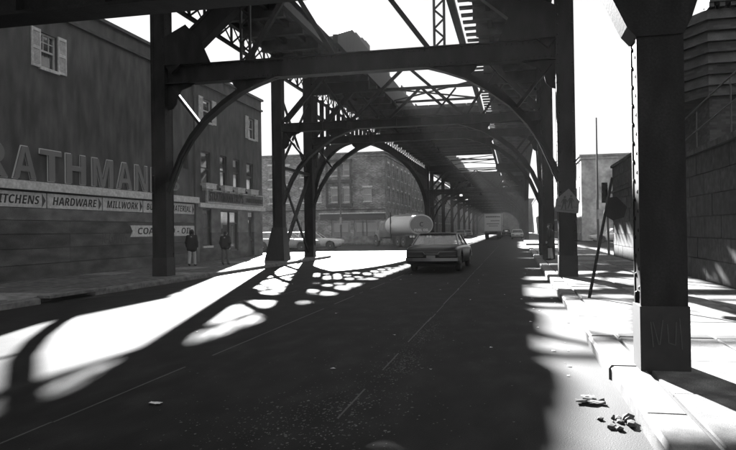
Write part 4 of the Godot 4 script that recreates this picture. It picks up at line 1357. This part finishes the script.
# ---------------------------------------------------------------- people: tapered bones joined with a smooth minimum, meshed as surface nets
func nets(st: SurfaceTool, bones: Array, cell: float, k: float, xf := Transform3D()) -> void:
	var lo := Vector3(9, 9, 9)
	var hi := -lo
	for b in bones:
		for e in [[b[0], b[2]], [b[1], b[3]]]:
			lo = lo.min(e[0] - Vector3.ONE * (e[1] + 2.0 * cell))
			hi = hi.max(e[0] + Vector3.ONE * (e[1] + 2.0 * cell))
	var nx := int((hi.x - lo.x) / cell) + 2
	var ny := int((hi.y - lo.y) / cell) + 2
	var nz := int((hi.z - lo.z) / cell) + 2
	var f := PackedFloat32Array()
	f.resize(nx * ny * nz)
	f.fill(1.0)
	var pad := k + 2.0 * cell
	for b in bones:
		var a: Vector3 = b[0]
		var ab: Vector3 = b[1] - b[0]
		var l2 := maxf(ab.length_squared(), 1e-9)
		var ra: float = b[2]
		var rb: float = b[3]
		var m := maxf(ra, rb) + pad
		var i0 := ((a.min(b[1]) - Vector3.ONE * m - lo) / cell).floor()
		var i1 := ((a.max(b[1]) + Vector3.ONE * m - lo) / cell).ceil()
		for z in range(maxi(0, int(i0.z)), mini(nz, int(i1.z) + 1)):
			for y in range(maxi(0, int(i0.y)), mini(ny, int(i1.y) + 1)):
				var at := (z * ny + y) * nx
				for x in range(maxi(0, int(i0.x)), mini(nx, int(i1.x) + 1)):
					var p := lo + Vector3(x, y, z) * cell - a
					var t := clampf(p.dot(ab) / l2, 0.0, 1.0)
					var d := (p - ab * t).length() - lerpf(ra, rb, t)
					var o := f[at + x]
					var h := maxf(k - absf(o - d), 0.0) / k
					f[at + x] = minf(o, d) - h * h * k * 0.25
	var ids := {}
	var verts := []
	for z in nz - 1:
		for y in ny - 1:
			for x in nx - 1:
				var sum := Vector3.ZERO
				var cnt := 0
				var v := []
				for c in 8: v.append(f[((z + (c >> 2)) * ny + y + ((c >> 1) & 1)) * nx + x + (c & 1)])
				var neg := 0
				for q in v: if q < 0: neg += 1
				if neg == 0 or neg == 8: continue
				for e in [[0, 1], [2, 3], [4, 5], [6, 7], [0, 2], [1, 3], [4, 6], [5, 7], [0, 4], [1, 5], [2, 6], [3, 7]]:
					var p: float = v[e[0]]
					var q: float = v[e[1]]
					if (p < 0) == (q < 0): continue
					var t := p / (p - q)
					var c0 := Vector3(e[0] & 1, (e[0] >> 1) & 1, e[0] >> 2)
					var c1 := Vector3(e[1] & 1, (e[1] >> 1) & 1, e[1] >> 2)
					sum += c0.lerp(c1, t)
					cnt += 1
				ids[(z * ny + y) * nx + x] = verts.size()
				verts.append(xf * (lo + (Vector3(x, y, z) + sum / cnt) * cell))
	var step := [1, nx, nx * ny]
	for key in ids:
		for ax in 3:
			var f0 := f[key]
			var f1 := f[key + step[ax]]
			if (f0 < 0) == (f1 < 0): continue
			var u: int = step[(ax + 1) % 3]
			var w: int = step[(ax + 2) % 3]
			if not (ids.has(key - u) and ids.has(key - w) and ids.has(key - u - w)): continue
			var a: Vector3 = verts[ids[key]]
			var b: Vector3 = verts[ids[key - u]]
			var c: Vector3 = verts[ids[key - u - w]]
			var d: Vector3 = verts[ids[key - w]]
			if f0 < 0: quad(st, a, d, c, b)
			else: quad(st, a, b, c, d)

func smooth() -> SurfaceTool:
	var st := mb()
	st.set_smooth_group(0)
	return st

func hand(st: SurfaceTool, wrist: Vector3, down: Vector3, thumb_dir: Vector3, palm_n: Vector3) -> void:
	var b := [[wrist, wrist + down * 0.03, 0.023, 0.025], [wrist + down * 0.03 + thumb_dir * 0.015, wrist + down * 0.085 + thumb_dir * 0.022, 0.018, 0.014], [wrist + down * 0.03 - thumb_dir * 0.015, wrist + down * 0.08 - thumb_dir * 0.024, 0.018, 0.013]]
	for i in 4:
		var x := 0.027 - 0.018 * i
		var l: float = [0.066, 0.075, 0.068, 0.052][i]
		var k0 := wrist + down * 0.08 + thumb_dir * x
		var k1 := k0 + (down * 0.85 + palm_n * 0.35).normalized() * l * 0.5
		var k2 := k1 + (down * 0.6 + palm_n * 0.75).normalized() * l * 0.5
		b.append([k0, k1, 0.009, 0.0085]); b.append([k1, k2, 0.0085, 0.0075])
	var t0 := wrist + down * 0.03 + thumb_dir * 0.025
	var t1 := t0 + (down * 0.7 + thumb_dir * 0.55 + palm_n * 0.3).normalized() * 0.04
	b.append([t0, t1, 0.011, 0.0095]); b.append([t1, t1 + (down * 0.9 + palm_n * 0.4).normalized() * 0.03, 0.0095, 0.008])
	nets(st, b, 0.005, 0.008)

# faces -z; o: height scale k, stride, coat length, arms pose, materials
func person(label: String, at: Vector3, turn: float, o: Dictionary) -> void:
	var t := thing("person", label, "person", at, false, "people on the pavements")
	t.rotation.y = turn
	var K: float = o.k
	t.scale = Vector3.ONE * K
	var st: float = o.get("stride", 0.2)
	var hip := Vector3(0, 0.93, 0)
	var J := {}
	for s in [-1.0, 1.0]:
		var f: float = s * st
		J[[s, "hip"]] = Vector3(s * 0.095, 0.93, 0)
		J[[s, "knee"]] = Vector3(s * 0.1, 0.5, -f * 0.55 - 0.03)
		J[[s, "ankle"]] = Vector3(s * 0.1, 0.09 + (0.05 if f < -0.1 else 0.0), -f)
		J[[s, "toe"]] = Vector3(s * 0.115, 0.035 + (0.0 if f < -0.1 else 0.0), -f - 0.15)
		J[[s, "sh"]] = Vector3(s * 0.185, 1.42, 0.0)
		J[[s, "el"]] = Vector3(s * 0.265, 1.14, 0.04 + f * 0.25)
		J[[s, "wr"]] = Vector3(s * (0.24 if o.get("pockets", false) else 0.27), 0.92, -0.06 + f * 0.45)
	var neck := Vector3(0, 1.47, -0.01)
	var head := Vector3(o.get("look", 0.0) * 0.02, 1.63, -0.035)
	# body: head, neck, trunk and limbs as one surface
	var b := smooth()
	var bones := [[neck, head + Vector3(0, -0.03, 0.02), 0.055, 0.055], [head + Vector3(0, 0.03, 0.015), head + Vector3(0, -0.01, 0.0), 0.098, 0.09], [head + Vector3(0, -0.04, -0.035), head + Vector3(0, -0.085, -0.045), 0.06, 0.04], [head + Vector3(0, 0.0, -0.095), head + Vector3(0, -0.035, -0.115), 0.012, 0.016],
		[Vector3(0, 1.36, 0), Vector3(0, 1.05, 0), 0.13, 0.12], [Vector3(-0.05, 0.95, 0), Vector3(0.05, 0.95, 0), 0.11, 0.11]]
	for s in [-1.0, 1.0]:
		bones.append([head + Vector3(s * 0.095, -0.005, 0.012), head + Vector3(s * 0.098, 0.025, 0.02), 0.018, 0.02])
		bones.append([J[[s, "sh"]] - Vector3(s * 0.1, 0, 0), J[[s, "sh"]], 0.08, 0.065])
		bones.append([J[[s, "sh"]], J[[s, "el"]], 0.055, 0.042]); bones.append([J[[s, "el"]], J[[s, "wr"]], 0.042, 0.027])
		bones.append([J[[s, "hip"]], J[[s, "knee"]], 0.088, 0.056]); bones.append([J[[s, "knee"]], J[[s, "ankle"]], 0.054, 0.036])
		bones.append([J[[s, "ankle"]], J[[s, "toe"]], 0.035, 0.03])
	nets(b, bones, 0.02, 0.04)
	for s in [-1.0, 1.0]:
		var dn: Vector3 = (J[[s, "wr"]] - J[[s, "el"]]).normalized()
		hand(b, J[[s, "wr"]], dn, (Vector3(0, 0, -1) - dn * dn.dot(Vector3(0, 0, -1))).normalized(), Vector3(-s, 0, 0))
	for s in [-1.0, 1.0]:    # eyes and mouth
		tube(b, [head + Vector3(s * 0.033, 0.012, -0.085), head + Vector3(s * 0.033, 0.012, -0.096)], [0.012, 0.008], 6)
	part(t, "body", b, M.skin)
	# trousers
	var tr := smooth()
	bones = [[Vector3(-0.06, 0.93, 0), Vector3(0.06, 0.93, 0), 0.122, 0.122], [Vector3(0, 1.05, 0), Vector3(0, 0.95, 0), 0.11, 0.12]]
	for s in [-1.0, 1.0]:
		bones.append([J[[s, "hip"]], J[[s, "knee"]], 0.098, 0.078])
		bones.append([J[[s, "knee"]], J[[s, "ankle"]] + Vector3(0, 0.02, 0), 0.078, 0.072])
	nets(tr, bones, 0.02, 0.03)
	part(t, "trousers", tr, o.trousers)
	# coat
	var ct := smooth()
	var low: float = o.get("coat", 0.85)
	bones = [[Vector3(-0.08, 1.36, 0), Vector3(-0.09, low, 0.005), 0.125, 0.152], [Vector3(0.08, 1.36, 0), Vector3(0.09, low, 0.005), 0.125, 0.152], [Vector3(0, 1.3, 0.03), Vector3(0, low, 0.02), 0.13, 0.155], [neck + Vector3(0, 0.035, 0.02), neck + Vector3(0, -0.05, 0), 0.078, 0.105]]
	for s in [-1.0, 1.0]:
		bones.append([J[[s, "sh"]] - Vector3(s * 0.12, 0, 0), J[[s, "sh"]], 0.09, 0.085])
		bones.append([J[[s, "sh"]], J[[s, "el"]], 0.082, 0.068])
		bones.append([J[[s, "el"]], J[[s, "el"]].lerp(J[[s, "wr"]], 0.93), 0.066, 0.05])
	nets(ct, bones, 0.02, 0.03)
	part(t, "coat", ct, o.get("coat_mat", M.cloth_dark))
	var hr := smooth()
	bones = [[head + Vector3(0, 0.045, 0.03), head + Vector3(0, 0.02, 0.035), 0.105, 0.1], [head + Vector3(0, 0.07, -0.02), head + Vector3(0, 0.075, -0.045), 0.075, 0.06]]
	if o.get("long_hair", false):
		bones.append([head + Vector3(-0.045, 0.0, 0.045), head + Vector3(-0.05, -0.16, 0.05), 0.075, 0.06]); bones.append([head + Vector3(0.045, 0.0, 0.045), head + Vector3(0.05, -0.16, 0.05), 0.075, 0.06])
	nets(hr, bones, 0.014, 0.03)
	part(t, "hair", hr, M.hair)
	for s in [-1.0, 1.0]:
		var sh := smooth()
		nets(sh, [[J[[s, "ankle"]] + Vector3(0, -0.02, 0.02), J[[s, "toe"]] + Vector3(0, 0.01, 0.02), 0.048, 0.042], [J[[s, "toe"]] + Vector3(0, 0.008, 0.03), J[[s, "toe"]] + Vector3(0, 0.004, -0.03), 0.042, 0.036]], 0.014, 0.02)
		part(t, "shoe", sh, M.rubber)

# ---------------------------------------------------------------- street furniture and litter
func furniture() -> void:
	# school crossing sign on the column
	var t := thing("school_sign", "pentagonal sign with two walking children fixed to the riveted column", "sign", V(19.68, 1.46, 1.95))
	var u := Vector3(0.97, -0.1, 0).normalized()
	var w := Vector3(0.1, 0.97, 0).normalized()
	var o := V(19.66, 1.46, 2.27)
	var st := mb()
	extrude(st, PackedVector2Array([Vector2(-0.32, -0.3), Vector2(0.32, -0.3), Vector2(0.32, 0.05), Vector2(0, 0.38), Vector2(-0.32, 0.05)]), o, u, w, V(-0.015, 0, 0))
	part(t, "panel", st, M.sign_dull)
	for k in [-1.0, 1.0]:
		var c: Vector3 = o + u * (0.085 * k) + V(-0.016, 0, 0) + w * 0.02 * k
		var f := mb()
		var q := func(x: float, y: float) -> Vector3: return c + u * x + w * y
		var Z := Vector3.BACK
		var disc := PackedVector2Array()
		for i in 10: disc.append(Vector2(0.032 * cos(TAU * i / 10), 0.15 + 0.034 * sin(TAU * i / 10)))
		extrude(f, disc, c, u, w, V(-0.004, 0, 0))
		extrude(f, PackedVector2Array([Vector2(-0.04, 0.105), Vector2(0.04, 0.105), Vector2(0.05, -0.04), Vector2(-0.05, -0.04)]), c, u, w, V(-0.005, 0, 0))
		bar(f, q.call(-0.02, -0.03), q.call(-0.06, -0.2), Z, 0.006, 0.032)
		bar(f, q.call(0.02, -0.03), q.call(0.055, -0.2), Z, 0.006, 0.032)
		bar(f, q.call(-0.035, 0.09), q.call(-0.085, -0.01), Z, 0.006, 0.022)
		bar(f, q.call(0.035, 0.09), q.call(0.085, 0.0), Z, 0.006, 0.022)
		part(t, "child_figure", f, M.ink)
	var ln := mb()
	for k in [[-0.27, -0.16], [0.17, 0.28]]: bar(ln, o + u * k[0] + w * -0.13 + V(-0.017, 0, 0), o + u * k[1] + w * -0.13 + V(-0.017, 0, 0), Vector3.BACK, 0.004, 0.015)
	bar(ln, o + u * -0.2 + w * -0.235 + V(-0.017, 0, 0), o + u * 0.2 + w * -0.235 + V(-0.017, 0, 0), Vector3.BACK, 0.004, 0.014)
	part(t, "printed_line", ln, M.ink)
	for k in [-0.27, 0.27]:
		var s2 := mb()
		bar(s2, V(19.69, 1.46 + k, 2.1), V(19.69, 1.46 + k, 2.34), Vector3.RIGHT, 0.03, 0.05)
		part(t, "strap", s2, M.steel_light)
	# leaning sign post
	var p := thing("leaning_sign_post", "thin dark sign post leaning to the right on the pavement", "sign post", V(13.85, 1.42, 0.15))
	var ps := mb()
	tube(ps, [V(13.85, 1.4, 0.1), V(15.2, 2.06, 2.6)], [0.033], 8)
	part(p, "post", ps, M.steel)
	var sg := mb()
	var c2 := V(14.95, 1.98, 1.95)
	extrude(sg, PackedVector2Array([Vector2(-0.2, -0.14), Vector2(0.0, -0.27), Vector2(0.22, -0.2), Vector2(0.28, 0.02), Vector2(0.08, 0.24), Vector2(-0.1, 0.22)]), c2 + V(0.05, 0.06, 0), Vector3.RIGHT, Vector3.UP, V(0.02, 0, 0))
	part(p, "sign_panel", sg, M.steel)
	# traffic signal
	var tl := thing("traffic_signal", "unlit traffic signal on a thin post beyond the block wall", "traffic light", V(35.1, 4.55, 0.15))
	ps = mb()
	tube(ps, [V(35.1, 4.55, 0.1), V(35.1, 4.5, 3.5)], [0.06, 0.05], 10)
	part(tl, "post", ps, M.steel_light)
	var hd := mb()
	bsrh(hd, 34.85, 35.05, 4.24, 4.5, 2.75, 3.75)
	var head := part(tl, "signal_head", hd, M.steel)
	for i in 3:
		var ls := mb()
		tube(ls, [V(34.85, 4.37, 2.93 + i * 0.32), V(34.83, 4.37, 2.93 + i * 0.32)], [0.1], 14)
		part(head, "signal_lens", ls, M.lens)
		var vi := mb()
		var pts := []
		for k in 9: pts.append(V(34.78, 4.37 + 0.12 * cos(PI * k / 8), 2.93 + i * 0.32 + 0.12 * sin(PI * k / 8)))
		sweep(vi, pts, Vector3.BACK, 0.16, 0.01)
		part(head, "visor", vi, M.steel)
	# utility poles
	for q in [[70.0, -18.4, 7.5, "wooden utility pole with a pale band before the brick building"], [58.0, 6.7, 10.6, "tall utility pole beyond the crossing at the right"]]:
		var u2 := thing("utility_pole", q[3], "pole", V(q[0], q[1], 0.0), true, "utility poles round the crossing")
		var us := mb()
		tube(us, [V(q[0], q[1], -0.05), V(q[0], q[1], q[2])], [0.11, 0.06], 10)
		part(u2, "shaft", us, M.pole_wood)
		var ub := mb()
		tube(ub, [V(q[0], q[1], 2.2), V(q[0], q[1], 3.0)], [0.115], 10)
		part(u2, "band", ub, M.sign_grey)
	# rubble by the kerb
	rng.seed = 77
	var rb := thing("rubble_pile", "small pile of broken rubble lying against the right kerb", "rubble", V(5.6, 0.86, 0))
	for i in 26:
		var big := 0.012 + 0.035 * pow(rng.randf(), 2.0) if i > 2 else 0.055
		var c := V(5.45 + rng.randf() * 0.35 + rng.randfn(0, 0.06), 0.87 - absf(rng.randfn(0, 0.09)) - big * 0.35, 0.0) if i > 2 else V(5.5 + 0.07 * i, 0.855, 0.01)
		var st3 := mb()
		var ico := [Vector3(0, 1, 0)]
		for k in 5: ico.append(Vector3(cos(TAU * k / 5) * 0.9, 0.45, sin(TAU * k / 5) * 0.9))
		for k in 5: ico.append(Vector3(cos(TAU * (k + 0.5) / 5) * 0.9, -0.45, sin(TAU * (k + 0.5) / 5) * 0.9))
		ico.append(Vector3(0, -1, 0))
		var sc3 := Vector3(rng.randf_range(0.6, 1.0), rng.randf_range(0.5, 0.8), rng.randf_range(0.7, 1.3)) * big
		for k in 12: ico[k] = c + Vector3(0, big * 0.3, 0) + ico[k] * sc3 * rng.randf_range(0.65, 1.15)
		for k in 5:
			var j := (k + 1) % 5
			tri(st3, ico[0], ico[1 + j], ico[1 + k])
			tri(st3, ico[1 + k], ico[1 + j], ico[6 + k])
			tri(st3, ico[6 + k], ico[1 + j], ico[6 + j])
			tri(st3, ico[11], ico[6 + k], ico[6 + j])
		part(rb, "chunk", st3, M.rubble)
	# crumpled newspaper
	for q in [[6.15, 0.62, 0.125, "crumpled newspaper lying in the gutter near the rubble"], [6.36, 0.62, 0.06, "small paper scrap beside the crumpled newspaper"], [5.5, -3.2, 0.06, "white paper scrap lying alone in the dark roadway"]]:
		var np := thing("newspaper", q[3], "paper", V(q[0], q[1], 0), true, "papers lying on the road")
		var st4 := smooth()
		var g := []
		var big: float = q[2]
		for i in 6:
			var row := []
			for j in 6:
				row.append(V(q[0] + (j - 2.5) / 2.5 * big * 0.45, q[1] + (i - 2.5) / 2.5 * big, 0.01 + rng.randf() * big * 0.25))
			g.append(row)
		for i in 5:
			for j in 5: quad(st4, g[i][j], g[i + 1][j], g[i + 1][j + 1], g[i][j + 1])
		part(np, "sheet", st4, M.rubble if big > 0.1 else M.paper)
	# small litter on the road and pavement
	var lt := smooth()
	for i in 60:
		var s := rng.randf_range(4.0, 26.0)
		var r := rng.randf_range(-9.8, 0.85) if i % 3 else rng.randf_range(0.3, 0.88)
		var k := rng.randf_range(0.012, 0.035)
		var a := rng.randf() * TAU
		quad(lt, V(s + cos(a) * k, r + sin(a) * k, 0.008), V(s - sin(a) * k, r + cos(a) * k, 0.016), V(s - cos(a) * k, r - sin(a) * k, 0.007), V(s + sin(a) * k, r - cos(a) * k, 0.012))
	var lo := MeshInstance3D.new()
	lo.name = "litter"
	lo.mesh = mesh_of(lt)
	lo.material_override = M.paper
	add_child(lo)
	lo.set_meta("label", "tiny scraps of litter strewn over the roadway")
	lo.set_meta("category", "litter")
	stuff(lo)

func people() -> void:
	person("person in a dark coat and pale trousers walking past the store", V(25.9, -13.3, 0.15), 0.25, {"k": 0.87, "stride": 0.16, "coat": 0.84, "trousers": M.cloth_pale, "long_hair": true})
	person("person in a dark jacket and grey trousers walking nearer the shop window", V(26.7, -12.15, 0.15), 0.1, {"k": 0.83, "stride": 0.12, "coat": 0.95, "trousers": M.cloth_mid, "pockets": true})
	person("person in a dark coat standing behind the riveted column at the right kerb", V(30.1, 1.5, 0.15), 1.3, {"k": 0.9, "stride": 0.08, "coat": 0.7, "trousers": M.cloth_pale, "long_hair": true})

func _ready() -> void:
	var cam := Camera3D.new()
	cam.name = "camera"
	add_child(cam)
	cam.position = Vector3(0, 1.546, 0)
	cam.rotation = Vector3(0.0081, 0.2164, -0.0143)
	cam.fov = 37.2
	cam.near = 0.05
	cam.far = 1500.0
	cam.current = true
	var env := Environment.new()
	var sky := Sky.new()
	var sm := ProceduralSkyMaterial.new()
	sm.sky_top_color = Color(0.86, 0.86, 0.86)
	sm.sky_horizon_color = Color(1, 1, 1)
	sm.sky_curve = 0.2
	sm.ground_horizon_color = Color(0.5, 0.5, 0.5)
	sm.ground_bottom_color = Color(0.2, 0.2, 0.2)
	sm.sun_angle_max = 25.0
	sm.sun_curve = 0.1
	sky.sky_material = sm
	env.background_mode = Environment.BG_SKY
	env.sky = sky
	env.background_energy_multiplier = 0.15
	env.tonemap_mode = Environment.TONE_MAPPER_LINEAR
	env.tonemap_exposure = 8.4
	env.sdfgi_enabled = true
	env.ssao_enabled = true
	env.ssil_enabled = true
	env.fog_enabled = true
	env.fog_density = 0.00035
	env.fog_light_color = Color(0.9, 0.9, 0.9)
	var we := WorldEnvironment.new()
	we.name = "environment"
	we.environment = env
	add_child(we)
	var sun := DirectionalLight3D.new()
	sun.name = "sun"
	add_child(sun)
	sun.look_at_from_position(Vector3.ZERO, -Vector3(-0.286, 0.408, -1.0))
	sun.light_energy = 1.6
	sun.light_angular_distance = 0.7
	sun.light_color = Color(1, 1, 1)
	sun.shadow_enabled = true
	make_materials()
	ground()
	railway()
	store()
	far_buildings()
	right_side()
	vehicles()
	furniture()
	people()
